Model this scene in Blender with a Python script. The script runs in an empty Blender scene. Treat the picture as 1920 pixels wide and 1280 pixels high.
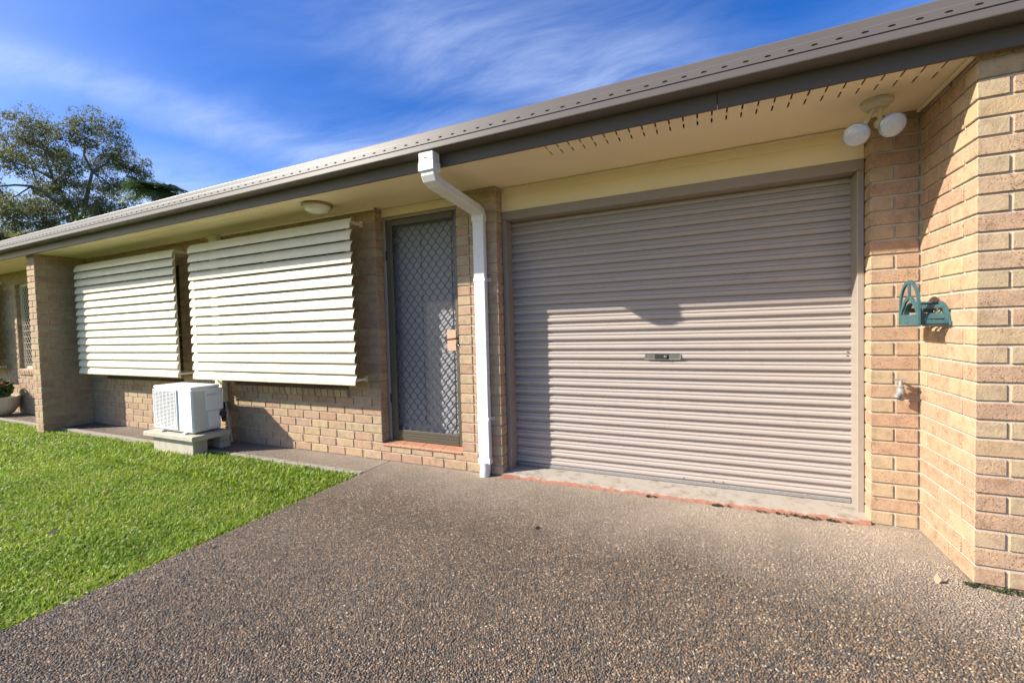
import bpy, math, random
import numpy as np
from mathutils import Vector, Matrix
random.seed(7); RNG = np.random.default_rng(11)
scene = bpy.context.scene
COL = scene.collection

# ------------------------------------------------------------------ camera
CAM = Vector((0.0, -3.253, 1.256))
FW = Vector((-0.41224, 0.91055, -0.03100)); RT = Vector((0.91101, 0.41156, -0.02598)); UP = Vector((0.01089, 0.03895, 0.99918))
FPX = 803.6
cd = bpy.data.cameras.new('camera'); cam = bpy.data.objects.new('camera', cd); COL.objects.link(cam)
cd.sensor_width = 36.0; cd.lens = FPX / 1920 * 36.0; cd.clip_start = 0.05; cd.clip_end = 2000
M = Matrix((RT, UP, -FW)).transposed().to_4x4(); M.translation = CAM; cam.matrix_world = M
scene.camera = cam
cy = scene.cycles; cy.max_bounces = 6; cy.diffuse_bounces = 3; cy.glossy_bounces = 2; cy.transmission_bounces = 2; cy.transparent_max_bounces = 8; cy.caustics_reflective = False; cy.caustics_refractive = False; cy.use_light_tree = False

# ------------------------------------------------------------------ light and sky
SUN = Vector((-1.63, -1.0, 1.165)).normalized()          # direction towards the sun
sl = bpy.data.lights.new('sun', 'SUN'); sl.energy = 4.6; sl.angle = math.radians(0.53); sl.color = (1.0, 0.93, 0.82)
so = bpy.data.objects.new('sun', sl); COL.objects.link(so); so.rotation_euler = SUN.to_track_quat('Z', 'Y').to_euler()
scene.view_settings.view_transform = 'Standard'; scene.view_settings.look = 'None'
scene.view_settings.gamma = 1.0; scene.view_settings.exposure = 1.10; scene.view_settings.use_curve_mapping = False

def node(nt, typ, props=None, **inp):
    n = nt.nodes.new(typ)
    for k, v in (props or {}).items(): setattr(n, k, v)
    for k, v in inp.items():
        key = int(k[1:]) if k[0] == 'i' and k[1:].isdigit() else k.replace('_', ' ')
        if isinstance(v, bpy.types.NodeSocket): nt.links.new(v, n.inputs[key])
        else: n.inputs[key].default_value = v
    return n
def math_n(nt, op, a, b=0.0, clamp=False): return node(nt, 'ShaderNodeMath', {'operation': op, 'use_clamp': clamp}, i0=a, i1=b).outputs[0]
def ramp(nt, fac, stops, interp='LINEAR'):
    n = node(nt, 'ShaderNodeValToRGB', None, Fac=fac); cr = n.color_ramp; cr.interpolation = interp
    while len(cr.elements) < len(stops): cr.elements.new(0.5)
    for e, (p, c) in zip(cr.elements, stops): e.position = p; e.color = (*c, 1) if len(c) == 3 else c
    return n.outputs[0]
def mix(nt, f, a, b, mode='MIX'):
    n = node(nt, 'ShaderNodeMix', {'data_type': 'RGBA', 'blend_type': mode})
    for i, v in ((0, f), (6, a), (7, b)):
        if isinstance(v, bpy.types.NodeSocket): nt.links.new(v, n.inputs[i])
        else: n.inputs[i].default_value = v if i == 0 or len(v) == 4 else (*v, 1)
    return n.outputs[2]
def noise(nt, vec, scale, detail=4, rough=0.55, out=0, **kw):
    return node(nt, 'ShaderNodeTexNoise', None, Vector=vec, Scale=scale, Detail=detail, Roughness=rough, **kw).outputs[out]

world = bpy.data.worlds.new('World'); scene.world = world; world.use_nodes = True; world.cycles.sampling_method = 'MANUAL'; world.cycles.sample_map_resolution = 512
nt = world.node_tree; nt.nodes.clear()
sky = node(nt, 'ShaderNodeTexSky', {'sky_type': 'NISHITA', 'sun_disc': False, 'sun_elevation': math.asin(SUN.z), 'sun_rotation': math.atan2(SUN.x, SUN.y),
      'altitude': 50, 'air_density': 1.0, 'dust_density': 1.4, 'ozone_density': 3.0})
blue = node(nt, 'ShaderNodeHueSaturation', None, Hue=0.518, Saturation=1.48, Value=0.94, Color=sky.outputs[0]).outputs[0]
tc = node(nt, 'ShaderNodeTexCoord').outputs['Generated']
sp = node(nt, 'ShaderNodeSeparateXYZ', None, i0=tc)
zz = math_n(nt, 'MAXIMUM', sp.outputs[2], 0.06)
px = math_n(nt, 'DIVIDE', sp.outputs[0], zz); py = math_n(nt, 'DIVIDE', sp.outputs[1], zz)
pl = node(nt, 'ShaderNodeCombineXYZ', None, X=px, Y=py, Z=0.0).outputs[0]
warp = node(nt, 'ShaderNodeVectorMath', {'operation': 'MULTIPLY_ADD'}, i0=noise(nt, pl, 0.9, 2, out=1), i1=(0.7, 0.7, 0), i2=pl).outputs[0]
mp = node(nt, 'ShaderNodeMapping', None, Vector=warp, Rotation=(0, 0, 0.5), Scale=(0.55, 1.7, 1)).outputs[0]
wisps = noise(nt, mp, 1.7, 7, 0.64)
def band(x0, y0, x1, y1, w, amp):                         # a streak of cirrus lying along a line of the cloud layer
    L = math.hypot(x1 - x0, y1 - y0); ux, uy = (x1 - x0) / L, (y1 - y0) / L
    wsp = node(nt, 'ShaderNodeSeparateXYZ', None, i0=warp)
    dx = math_n(nt, 'SUBTRACT', wsp.outputs[0], x0 + .35); dy = math_n(nt, 'SUBTRACT', wsp.outputs[1], y0 + .35)
    s = math_n(nt, 'ADD', math_n(nt, 'MULTIPLY', dx, ux), math_n(nt, 'MULTIPLY', dy, uy))
    t = math_n(nt, 'ADD', math_n(nt, 'MULTIPLY', dx, -uy), math_n(nt, 'MULTIPLY', dy, ux))
    s = math_n(nt, 'MAXIMUM', math_n(nt, 'MAXIMUM', math_n(nt, 'MULTIPLY', s, -1), math_n(nt, 'SUBTRACT', s, L)), 0.0)
    r2 = math_n(nt, 'ADD', math_n(nt, 'MULTIPLY', s, s), math_n(nt, 'MULTIPLY', t, t))
    return math_n(nt, 'MULTIPLY', math_n(nt, 'EXPONENT', math_n(nt, 'MULTIPLY', r2, -1.0 / (w * w))), amp)
bands = None
for b in ((-2.35, 0.45, -1.95, 1.65, .24, .75), (-1.95, 1.75, -1.1, 2.1, .34, .85), (-0.85, 1.25, -0.2, 2.0, .36, .85), (-4.9, 1.0, -2.7, 2.4, .62, 1.25), (-5.5, -1.5, -3.2, -0.6, .5, .9), (0.8, 2.6, 2.5, 3.0, .6, .9), (1.5, -1.2, 3.0, 0.5, .5, .9)):
    g = band(*b); bands = g if bands is None else math_n(nt, 'MAXIMUM', bands, g)
den = math_n(nt, 'MULTIPLY', math_n(nt, 'ADD', math_n(nt, 'MULTIPLY', bands, 0.85), 0.10), ramp(nt, wisps, [(0.24, (0, 0, 0)), (0.78, (1, 1, 1))]))
den = math_n(nt, 'MINIMUM', math_n(nt, 'MULTIPLY', den, 0.72), 0.7)
skyc = mix(nt, den, blue, (4.3, 4.9, 6.2))
bg = node(nt, 'ShaderNodeBackground', None, Color=skyc, Strength=0.104)
out = node(nt, 'ShaderNodeOutputWorld', None, Surface=bg.outputs[0])

# ------------------------------------------------------------------ materials
def newmat(name, rough=0.6, spec=0.4):
    m = bpy.data.materials.new(name); m.use_nodes = True; t = m.node_tree; b = t.nodes['Principled BSDF']
    b.inputs['Roughness'].default_value = rough; b.inputs['Specular IOR Level'].default_value = spec
    return m, t, b
def bump(t, b, h, strength, dist):
    n = node(t, 'ShaderNodeBump', None, Strength=strength, Distance=dist, Height=h); t.links.new(n.outputs[0], b.inputs['Normal'])
def plain(name, c, rough=0.5, spec=0.4, var=0.06, scale=6.0, bmp=0.0, bscale=80.0, metal=0.0):
    m, t, b = newmat(name, rough, spec); p = node(t, 'ShaderNodeNewGeometry').outputs['Position']
    f = noise(t, p, scale, 5)
    t.links.new(mix(t, f, tuple(x * (1 - 2 * var) for x in c), tuple(min(1, x * (1 + 2 * var)) for x in c)), b.inputs['Base Color'])
    b.inputs['Metallic'].default_value = metal
    if bmp: bump(t, b, noise(t, p, bscale, 4), bmp, 0.002)
    return m
def rnd(t):
    a = node(t, 'ShaderNodeObjectInfo').outputs['Random']; g = node(t, 'ShaderNodeNewGeometry').outputs['Random Per Island']
    return math_n(t, 'FRACT', math_n(t, 'ADD', a, math_n(t, 'MULTIPLY', g, 3.71)))
def brick_mat(name, cols, speck):
    m, t, b = newmat(name, 0.85, 0.25); p = node(t, 'ShaderNodeNewGeometry').outputs['Position']
    r = rnd(t); n = len(cols)
    base = ramp(t, r, [(i / (n - 1), c) for i, c in enumerate(cols)])
    cloudy = noise(t, p, 17, 4, 0.6)
    base = mix(t, 1.0, base, ramp(t, cloudy, [(0.3, (0.78, 0.74, 0.70)), (0.5, (1, 1, 1)), (0.72, (1.14, 1.1, 1.02))]), 'MULTIPLY')
    sp_ = noise(t, p, 165, 2, 0.6)
    amt = math_n(t, 'MULTIPLY', ramp(t, sp_, [(0.57, (0, 0, 0)), (0.66, (1, 1, 1))]), math_n(t, 'ADD', speck * 0.4, math_n(t, 'MULTIPLY', ramp(t, noise(t, p, 9, 3), [(0.4, (0, 0, 0)), (0.7, (1, 1, 1))]), speck)))
    base = mix(t, amt, base, (0.13, 0.075, 0.05))
    line = ramp(t, math_n(t, 'ABSOLUTE', math_n(t, 'SUBTRACT', noise(t, p, 7.5, 2, 0.4, Distortion=0.8), 0.5)), [(0.003, (1, 1, 1)), (0.012, (0, 0, 0))])
    line = math_n(t, 'MULTIPLY', line, ramp(t, noise(t, p, 15, 1), [(0.60, (0, 0, 0)), (0.66, (1, 1, 1))]))
    base = mix(t, math_n(t, 'MULTIPLY', line, 0.45), base, (0.17, 0.09, 0.055))
    t.links.new(base, b.inputs['Base Color'])
    wave = noise(t, p, 38, 2, 0.5, Distortion=1.2)
    h = math_n(t, 'SUBTRACT', wave, math_n(t, 'MULTIPLY', sp_, 0.55))
    bump(t, b, h, 0.55, 0.004)
    return m
PINK = brick_mat('brick_pink', [(0.415, 0.278, 0.183), (0.385, 0.25, 0.168), (0.425, 0.30, 0.195), (0.375, 0.247, 0.165)], 1.2)
BUFF = brick_mat('brick_buff', [(0.41, 0.315, 0.20), (0.42, 0.308, 0.202), (0.39, 0.302, 0.188), (0.405, 0.292, 0.195)], 0.5)
TAN = brick_mat('brick_tan', [(0.43, 0.31, 0.19), (0.385, 0.26, 0.165), (0.44, 0.335, 0.195), (0.40, 0.27, 0.185), (0.36, 0.225, 0.145)], 0.4)
MORTAR = plain('mortar', (0.47, 0.425, 0.36), 0.95, 0.1, 0.15, 30, 0.6, 160)
GUTTER = plain('gutter_paint', (0.122, 0.106, 0.097), 0.42, 0.4, 0.03, 3)
FASCIA = plain('fascia_paint', (0.112, 0.092, 0.079), 0.5, 0.3, 0.04, 4)
CREAM = plain('cream_soffit_paint', (0.86, 0.73, 0.50), 0.6, 0.3, 0.03, 2.0)
FRAMEB = plain('garage_frame_paint', (0.30, 0.25, 0.21), 0.45, 0.4, 0.05, 5)
BRONZE = plain('bronze_aluminium', (0.085, 0.072, 0.052), 0.4, 0.5, 0.05, 5)
WHITE = plain('white_downpipe_paint', (0.72, 0.715, 0.70), 0.4, 0.45, 0.05, 9)
OFFW = plain('awning_offwhite', (0.71, 0.645, 0.485), 0.45, 0.4, 0.05, 7)
ACW = plain('white_casing', (0.78, 0.79, 0.79), 0.45, 0.45, 0.03, 5)
ACG = plain('grey_casing_side', (0.60, 0.60, 0.58), 0.5, 0.4, 0.04, 5)
DARK = plain('dark_void', (0.02, 0.02, 0.02), 0.8, 0.2)
BLACK = plain('black_rubber', (0.025, 0.025, 0.027), 0.6, 0.4, 0.1, 20)
CONC = plain('concrete', (0.46, 0.42, 0.34), 0.9, 0.15, 0.14, 14, 0.5, 120)
EDGE = plain('path_edge_concrete', (0.30, 0.27, 0.225), 0.9, 0.15, 0.3, 18, 0.5, 150)
TERRA = plain('terracotta', (0.38, 0.185, 0.11), 0.6, 0.3, 0.12, 12, 0.2, 90)
DOORP = plain('inner_door_paint', (0.52, 0.53, 0.565), 0.4, 0.5, 0.03, 3)
SALMON = plain('copper_plate', (0.62, 0.34, 0.22), 0.45, 0.5, 0.05, 40)
STEEL = plain('galvanised', (0.27, 0.26, 0.25), 0.55, 0.4, 0.2, 60, 0.3, 200, 0.25)
CHROME = plain('chrome', (0.75, 0.75, 0.74), 0.12, 0.5, 0.02, 5, metal=1.0)
TEAL = plain('teal_plastic', (0.042, 0.105, 0.113), 0.5, 0.4, 0.25, 30)
POT = plain('glazed_pot', (0.62, 0.58, 0.50), 0.4, 0.5, 0.15, 6)
BARK = plain('gum_bark', (0.19, 0.165, 0.14), 0.9, 0.1, 0.25, 3, 0.5, 12)
ROOFM = plain('roof_sheet', (0.24, 0.21, 0.19), 0.4, 0.5, 0.03, 2)
LAMPW = plain('opal_glass', (0.72, 0.72, 0.64), 0.25, 0.5, 0.02, 5)
LAMPB = plain('lamp_base_bronze', (0.30, 0.21, 0.11), 0.4, 0.5, 0.05, 20)
FITTING = plain('cream_plastic', (0.68, 0.60, 0.47), 0.45, 0.4, 0.03, 20)
RUST = plain('rust_spot', (0.40, 0.13, 0.03), 0.9, 0.1, 0.2, 200)

def glass_mat():
    m, t, b = newmat('window_glass', 0.05, 0.6); b.inputs['Base Color'].default_value = (0.02, 0.023, 0.025, 1); return m
GLASS = glass_mat()
def par_mat():
    m, t, b = newmat('lamp_glass', 0.14, 0.6); p = node(t, 'ShaderNodeNewGeometry').outputs['Position']
    b.inputs['Base Color'].default_value = (0.42, 0.44, 0.48, 1); b.inputs['Metallic'].default_value = 0.45
    bump(t, b, noise(t, p, 260, 2), 0.25, 0.001); return m
PAR = par_mat(); LENS = plain('frosted_lens', (0.52, 0.515, 0.52), 0.18, 0.6, 0.05, 60)
def screen_mat():
    m, t, b = newmat('fly_screen', 0.7, 0.2); b.inputs['Base Color'].default_value = (0.06, 0.06, 0.065, 1); b.inputs['Alpha'].default_value = 0.26; return m
SCREEN = screen_mat()
def door_mat():
    m, t, b = newmat('roller_door_paint', 0.5, 0.4); p = node(t, 'ShaderNodeNewGeometry').outputs['Position']
    st = node(t, 'ShaderNodeMapping', None, Vector=p, Scale=(1.5, 1, 9)).outputs[0]
    c = mix(t, noise(t, st, 2.0, 6, 0.65), (0.372, 0.318, 0.282), (0.430, 0.376, 0.338))
    c = mix(t, ramp(t, noise(t, p, 6.5, 6, 0.7), [(0.60, (0, 0, 0)), (0.78, (0.32, 0.32, 0.32))]), c, (0.22, 0.178, 0.15))
    t.links.new(c, b.inputs['Base Color']); bump(t, b, noise(t, p, 5, 3), 0.12, 0.01); return m
ROLLER = door_mat()
PEB = [(0.0, (0.052, 0.05, 0.049)), (0.2, (0.084, 0.08, 0.073)), (0.38, (0.125, 0.106, 0.084)), (0.52, (0.159, 0.118, 0.081)), (0.66, (0.202, 0.146, 0.094)), (0.77, (0.241, 0.129, 0.069)), (0.87, (0.269, 0.196, 0.125)), (0.955, (0.336, 0.267, 0.182)), (1.0, (0.493, 0.414, 0.312))]
def dust_light_of(t, p):  # cement dust towards the house, with brightening from the light's angle painted in
    sy = node(t, 'ShaderNodeSeparateXYZ', None, i0=p)
    e = math_n(t, 'ADD', sy.outputs[1], math_n(t, 'MULTIPLY', math_n(t, 'SUBTRACT', noise(t, p, 1.3, 6, 0.65), 0.5), 1.25))
    e = math_n(t, 'ADD', e, math_n(t, 'MULTIPLY', sy.outputs[0], 0.10))
    return ramp(t, math_n(t, 'ADD', math_n(t, 'MULTIPLY', e, 0.5), 1.0), [(0.46, (0, 0, 0)), (0.98, (1, 1, 1))])
def drips_of(t, p):                                    # oil drips, tyre scuffs and damp stains
    a_ = ramp(t, noise(t, p, 2.6, 5, 0.7, Distortion=0.5), [(0.56, (0, 0, 0)), (0.74, (0.38, 0.38, 0.38))])
    q = node(t, 'ShaderNodeMapping', None, Vector=p, Scale=(2.2, 0.35, 1)).outputs[0]
    return math_n(t, 'MAXIMUM', a_, ramp(t, noise(t, q, 1.6, 4, 0.6), [(0.55, (0, 0, 0)), (0.75, (0.30, 0.30, 0.30))]))
def stone_mat():
    m, t, b = newmat('aggregate_stones', 0.65, 0.3); g = node(t, 'ShaderNodeNewGeometry')
    p = g.outputs['Position']
    c = mix(t, math_n(t, 'ADD', math_n(t, 'MULTIPLY', dust_light_of(t, p), 0.58), 0.03), ramp(t, g.outputs['Random Per Island'], PEB), (0.50, 0.42, 0.335))
    c = mix(t, drips_of(t, p), c, (0.05, 0.042, 0.036))
    c = mix(t, 1.0, c, ramp(t, noise(t, g.outputs['Position'], 260, 3), [(0.3, (0.75, 0.75, 0.75)), (0.7, (1.2, 1.2, 1.2))]), 'MULTIPLY')
    c = mix(t, 1.0, c, ramp(t, noise(t, g.outputs['Position'], 1.7, 5, 0.6), [(0.3, (0.8, 0.8, 0.8)), (0.7, (1.15, 1.13, 1.1))]), 'MULTIPLY')
    t.links.new(c, b.inputs['Base Color']); return m
def aggregate_mat(name, pale):
    m, t, b = newmat(name, 0.62, 0.35); p = node(t, 'ShaderNodeNewGeometry').outputs['Position']
    flat = node(t, 'ShaderNodeVectorMath', {'operation': 'MULTIPLY'}, i0=p, i1=(1, 1, 0)).outputs[0]
    wv = node(t, 'ShaderNodeVectorMath', {'operation': 'MULTIPLY_ADD'}, i0=noise(t, flat, 45, 2, out=1), i1=(0.012, 0.012, 0), i2=flat).outputs[0]
    vo = node(t, 'ShaderNodeTexVoronoi', {'feature': 'F1', 'voronoi_dimensions': '2D'}, Vector=wv, Scale=98.0)
    ve = node(t, 'ShaderNodeTexVoronoi', {'feature': 'DISTANCE_TO_EDGE', 'voronoi_dimensions': '2D'}, Vector=wv, Scale=98.0)
    sc = node(t, 'ShaderNodeSeparateColor', None, Color=vo.outputs['Color'])
    peb = ramp(t, sc.outputs[0], PEB)
    peb = mix(t, 1.0, peb, ramp(t, sc.outputs[1], [(0, (0.7, 0.7, 0.7)), (1, (1.25, 1.25, 1.25))]), 'MULTIPLY')
    blot = noise(t, p, 1.7, 5, 0.6)
    gap = ramp(t, ve.outputs['Distance'], [(0.02, (1, 1, 1)), (0.16, (0, 0, 0))])
    cem = mix(t, blot, (0.075, 0.063, 0.051), (0.14, 0.117, 0.094))
    base = mix(t, math_n(t, 'MULTIPLY', gap, 0.85), peb, cem)
    dust_light = dust_light_of(t, p); base = mix(t, drips_of(t, p), base, (0.05, 0.042, 0.036))
    base = mix(t, math_n(t, 'ADD', math_n(t, 'MULTIPLY', dust_light, 0.58), pale), base, (0.50, 0.42, 0.335))
    rust = ramp(t, noise(t, p, 3.3, 5, 0.7, Distortion=0.6), [(0.66, (0, 0, 0)), (0.76, (0.4, 0.4, 0.4))])
    base = mix(t, rust, base, (0.30, 0.13, 0.07))
    t.links.new(base, b.inputs['Base Color'])
    dome = math_n(t, 'MULTIPLY', math_n(t, 'MINIMUM', ve.outputs['Distance'], 0.3), math_n(t, 'ADD', 0.5, sc.outputs[2]))
    bump(t, b, dome, 0.9, 0.012)
    return m
STONE = stone_mat()
AGG = aggregate_mat('exposed_aggregate', 0.0)
AGGP = aggregate_mat('exposed_aggregate_path', 0.02)
def sill_mat():
    m, t, b = newmat('painted_threshold', 0.8, 0.2); p = node(t, 'ShaderNodeNewGeometry').outputs['Position']; s = node(t, 'ShaderNodeSeparateXYZ', None, i0=p)
    w = math_n(t, 'ADD', s.outputs[1], math_n(t, 'MULTIPLY', math_n(t, 'SUBTRACT', noise(t, p, 16, 6, 0.75), 0.5), 0.075))
    red = ramp(t, math_n(t, 'MULTIPLY', math_n(t, 'ADD', w, 0.5), 1.0), [(0.488, (1, 1, 1)), (0.500, (0, 0, 0))])
    chips = ramp(t, noise(t, p, 7, 6, 0.7), [(0.63, (0, 0, 0)), (0.67, (0.8, 0.8, 0.8))])
    red = math_n(t, 'MAXIMUM', red, math_n(t, 'MULTIPLY', chips, ramp(t, noise(t, p, 1.1, 2), [(0.5, (0, 0, 0)), (0.6, (1, 1, 1))])))
    c = mix(t, noise(t, p, 8, 6, 0.7), (0.30, 0.265, 0.225), (0.43, 0.385, 0.325))
    c = mix(t, ramp(t, noise(t, p, 11, 6, 0.75), [(0.50, (0, 0, 0)), (0.64, (0.75, 0.75, 0.75))]), c, (0.20, 0.165, 0.13))
    c = mix(t, math_n(t, 'MULTIPLY', red, 0.9), c, (0.29, 0.115, 0.072))
    t.links.new(c, b.inputs['Base Color']); bump(t, b, noise(t, p, 90, 4), 0.4, 0.003); return m
THRESH = sill_mat()
def leaf_mat(name, cols, rough=0.5, trans=0.35, spec=0.4):
    m, t, b = newmat(name, rough, spec); r = node(t, 'ShaderNodeNewGeometry').outputs['Random Per Island']; n = len(cols)
    c = ramp(t, r, [(i / (n - 1), k) for i, k in enumerate(cols)])
    p = node(t, 'ShaderNodeNewGeometry').outputs['Position']
    c = mix(t, 1.0, c, ramp(t, noise(t, p, 1.9, 5, 0.65), [(0.3, (0.68, 0.76, 0.6)), (0.5, (1.0, 1.0, 0.95)), (0.72, (1.32, 1.12, 1.3))]), 'MULTIPLY')
    t.links.new(c, b.inputs['Base Color'])
    tr = node(t, 'ShaderNodeBsdfTranslucent', None, Color=c)
    ms = node(t, 'ShaderNodeMixShader', None, i0=trans, i1=b.outputs[0], i2=tr.outputs[0])
    t.links.new(ms.outputs[0], t.nodes['Material Output'].inputs[0]); return m
GRASS = leaf_mat('lawn_grass', [(0.165, 0.29, 0.02), (0.225, 0.37, 0.028), (0.30, 0.43, 0.045), (0.20, 0.335, 0.025), (0.42, 0.43, 0.12), (0.23, 0.38, 0.028), (0.33, 0.33, 0.10)], 0.5, 0.45, 0.35)
GUM = leaf_mat('gum_leaves', [(0.11, 0.13, 0.045), (0.15, 0.165, 0.055), (0.20, 0.205, 0.07), (0.125, 0.135, 0.055), (0.25, 0.235, 0.09)], 0.6, 0.45)
PALMM = leaf_mat('palm_leaves', [(0.06, 0.105, 0.035), (0.085, 0.14, 0.045), (0.115, 0.165, 0.055)], 0.45, 0.35)
SHRUB = leaf_mat('shrub_leaves', [(0.035, 0.085, 0.02), (0.06, 0.12, 0.03), (0.05, 0.10, 0.02)], 0.45, 0.25)
WEED = leaf_mat('moss_and_weeds', [(0.03, 0.035, 0.02), (0.05, 0.06, 0.025), (0.07, 0.085, 0.04)], 0.8, 0.1)
FLOWER = leaf_mat('red_petals', [(0.45, 0.02, 0.04), (0.55, 0.03, 0.07)], 0.5, 0.2)
LITTER = leaf_mat('dry_leaves', [(0.35, 0.22, 0.10), (0.25, 0.12, 0.05), (0.5, 0.42, 0.3)], 0.7, 0.1)
def soil_mat():
    m, t, b = newmat('lawn_soil', 0.95, 0.1); p = node(t, 'ShaderNodeNewGeometry').outputs['Position']
    c = ramp(t, noise(t, p, 22, 6, 0.7), [(0.3, (0.05, 0.075, 0.014)), (0.6, (0.11, 0.165, 0.025)), (0.8, (0.17, 0.17, 0.055))])
    t.links.new(c, b.inputs['Base Color']); bump(t, b, noise(t, p, 60, 4), 0.6, 0.01); return m
SOIL = soil_mat()

# ------------------------------------------------------------------ mesh helpers
class MB:
    def __init__(s): s.v = []; s.f = []
    def add(s, vs, fs):
        o = len(s.v); s.v += [tuple(v) for v in vs]; s.f += [tuple(i + o for i in f) for f in fs]; return s
    def box(s, x0, x1, y0, y1, z0, z1, c=0.0):
        lo = (min(x0, x1), min(y0, y1), min(z0, z1)); hi = (max(x0, x1), max(y0, y1), max(z0, z1))
        if c <= 0:
            vs = [(x, y, z) for x in (lo[0], hi[0]) for y in (lo[1], hi[1]) for z in (lo[2], hi[2])]
            return s.add(vs, [(0, 1, 3, 2), (4, 6, 7, 5), (0, 4, 5, 1), (2, 3, 7, 6), (0, 2, 6, 4), (1, 5, 7, 3)])
        vs = []; idx = {}
        for i in range(8):
            sg = [(i >> k) & 1 for k in range(3)]
            for ax in range(3):
                p = [(hi if sg[k] else lo)[k] + (0 if k == ax else (-c if sg[k] else c)) for k in range(3)]
                idx[i, ax] = len(vs); vs.append(p)
        fs = []
        for ax in range(3):
            u, w = (ax + 1) % 3, (ax + 2) % 3
            for sd in (0, 1):
                b = sd << ax; q = [b, b | 1 << u, b | 1 << u | 1 << w, b | 1 << w]
                if not sd: q = q[::-1]
                fs.append(tuple(idx[i, ax] for i in q))
        for ax in range(3):
            u, w = (ax + 1) % 3, (ax + 2) % 3
            for a in (0, 1):
                for b_ in (0, 1):
                    i0 = a << u | b_ << w; i1 = i0 | 1 << ax
                    q = (idx[i0, u], idx[i1, u], idx[i1, w], idx[i0, w])
                    fs.append(q if a != b_ else q[::-1])
        for i in range(8):
            par = bin(i).count('1') % 2; q = (idx[i, 0], idx[i, 1], idx[i, 2]); fs.append(q if par else q[::-1])
        return s.add(vs, fs)
    def prism(s, prof, a0, a1, axis='x', closed=True, cap=True):
        n = len(prof)
        mk = {'x': lambda a, p: (a, p[0], p[1]), 'y': lambda a, p: (p[0], a, p[1]), 'z': lambda a, p: (p[0], p[1], a)}[axis]
        vs = [mk(a0, p) for p in prof] + [mk(a1, p) for p in prof]
        fs = [(i, (i + 1) % n, n + (i + 1) % n, n + i) for i in range(n if closed else n - 1)]
        if cap and closed: fs += [tuple(range(n - 1, -1, -1)), tuple(range(n, 2 * n))]
        return s.add(vs, fs)
    def tube(s, pts, rads, n=8, cap=True):
        pts = [Vector(p) for p in pts]; rads = rads if isinstance(rads, (list, tuple)) else [rads] * len(pts)
        vs = []; prev = None
        for i, p in enumerate(pts):
            d = (pts[min(i + 1, len(pts) - 1)] - pts[max(i - 1, 0)]).normalized()
            a = prev - d * prev.dot(d) if prev else d.orthogonal()
            if a.length < 1e-6: a = d.orthogonal()
            a.normalize(); prev = a; b = d.cross(a)
            vs += [p + (a * math.cos(2 * math.pi * k / n) + b * math.sin(2 * math.pi * k / n)) * rads[i] for k in range(n)]
        fs = [(i * n + k, i * n + (k + 1) % n, (i + 1) * n + (k + 1) % n, (i + 1) * n + k) for i in range(len(pts) - 1) for k in range(n)]
        if cap: fs += [tuple(range(n - 1, -1, -1)), tuple((len(pts) - 1) * n + k for k in range(n))]
        return s.add(vs, fs)
    def lathe(s, prof, origin, axis=(0, 0, 1), n=24):
        q = Vector((0, 0, 1)).rotation_difference(Vector(axis).normalized()); o = Vector(origin); m = len(prof)
        vs = [o + q @ Vector((r * math.cos(2 * math.pi * k / n), r * math.sin(2 * math.pi * k / n), h)) for r, h in prof for k in range(n)]
        fs = [(i * n + k, i * n + (k + 1) % n, (i + 1) * n + (k + 1) % n, (i + 1) * n + k) for i in range(m - 1) for k in range(n)]
        fs += [tuple(range(n - 1, -1, -1)), tuple((m - 1) * n + k for k in range(n))]
        return s.add(vs, fs)
    def bar(s, a, b, w, h, up=(0, 0, 1)):
        a, b = Vector(a), Vector(b); d = (b - a).normalized(); r = d.cross(Vector(up)).normalized() * w / 2; u = r.cross(d).normalized() * h / 2
        vs = [p + i * r + j * u for p in (a, b) for i, j in ((-1, -1), (1, -1), (1, 1), (-1, 1))]
        return s.add(vs, [(0, 1, 2, 3), (7, 6, 5, 4), (0, 4, 5, 1), (1, 5, 6, 2), (2, 6, 7, 3), (3, 7, 4, 0)])
    def mesh(s, name, mat, smooth=False):
        me = bpy.data.meshes.new(name); me.from_pydata(s.v, [], s.f); me.materials.append(mat)
        if smooth:
            me.polygons.foreach_set('use_smooth', [True] * len(me.polygons))
            me.set_sharp_from_angle(angle=math.radians(38))
        me.update(); return me
    def build(s, name, mat, parent=None, smooth=False, kind=None):
        return link(name, s.mesh(name, mat, smooth), parent, kind)
def link(name, me, parent=None, kind=None):
    o = bpy.data.objects.new(name, me); COL.objects.link(o)
    if parent: o.parent = parent; o.matrix_parent_inverse = parent.matrix_world.inverted() if False else Matrix.Translation(-parent.location)
    if kind: o['kind'] = kind
    return o
def empty(name, loc=(0, 0, 0)):
    o = bpy.data.objects.new(name, None); COL.objects.link(o); o.location = loc; return o
def tag(o, label, cat, group=None, kind=None):
    o['label'] = label; o['category'] = cat
    if group: o['group'] = group
    if kind: o['kind'] = kind
    return o
def fast_mesh(name, V, F, mat):                        # V (n,3), F (m,k) all faces the same size
    me = bpy.data.meshes.new(name); me.vertices.add(len(V)); me.vertices.foreach_set('co', np.asarray(V, np.float32).ravel())
    k = F.shape[1]; me.loops.add(F.size); me.loops.foreach_set('vertex_index', F.astype(np.int32).ravel())
    me.polygons.add(len(F)); me.polygons.foreach_set('loop_start', np.arange(0, F.size, k, dtype=np.int32)); me.polygons.foreach_set('loop_total', np.full(len(F), k, np.int32))
    me.materials.append(mat); me.update(calc_edges=True); return me
def in_view(p, margin=10):
    d = Vector(p) - CAM; z = d.dot(FW)
    if z < .1: return False
    x = 960 + FPX * d.dot(RT) / z; y = 640 - FPX * d.dot(UP) / z
    return -margin < x < 1920 + margin and -margin < y < 1280 + margin

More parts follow.
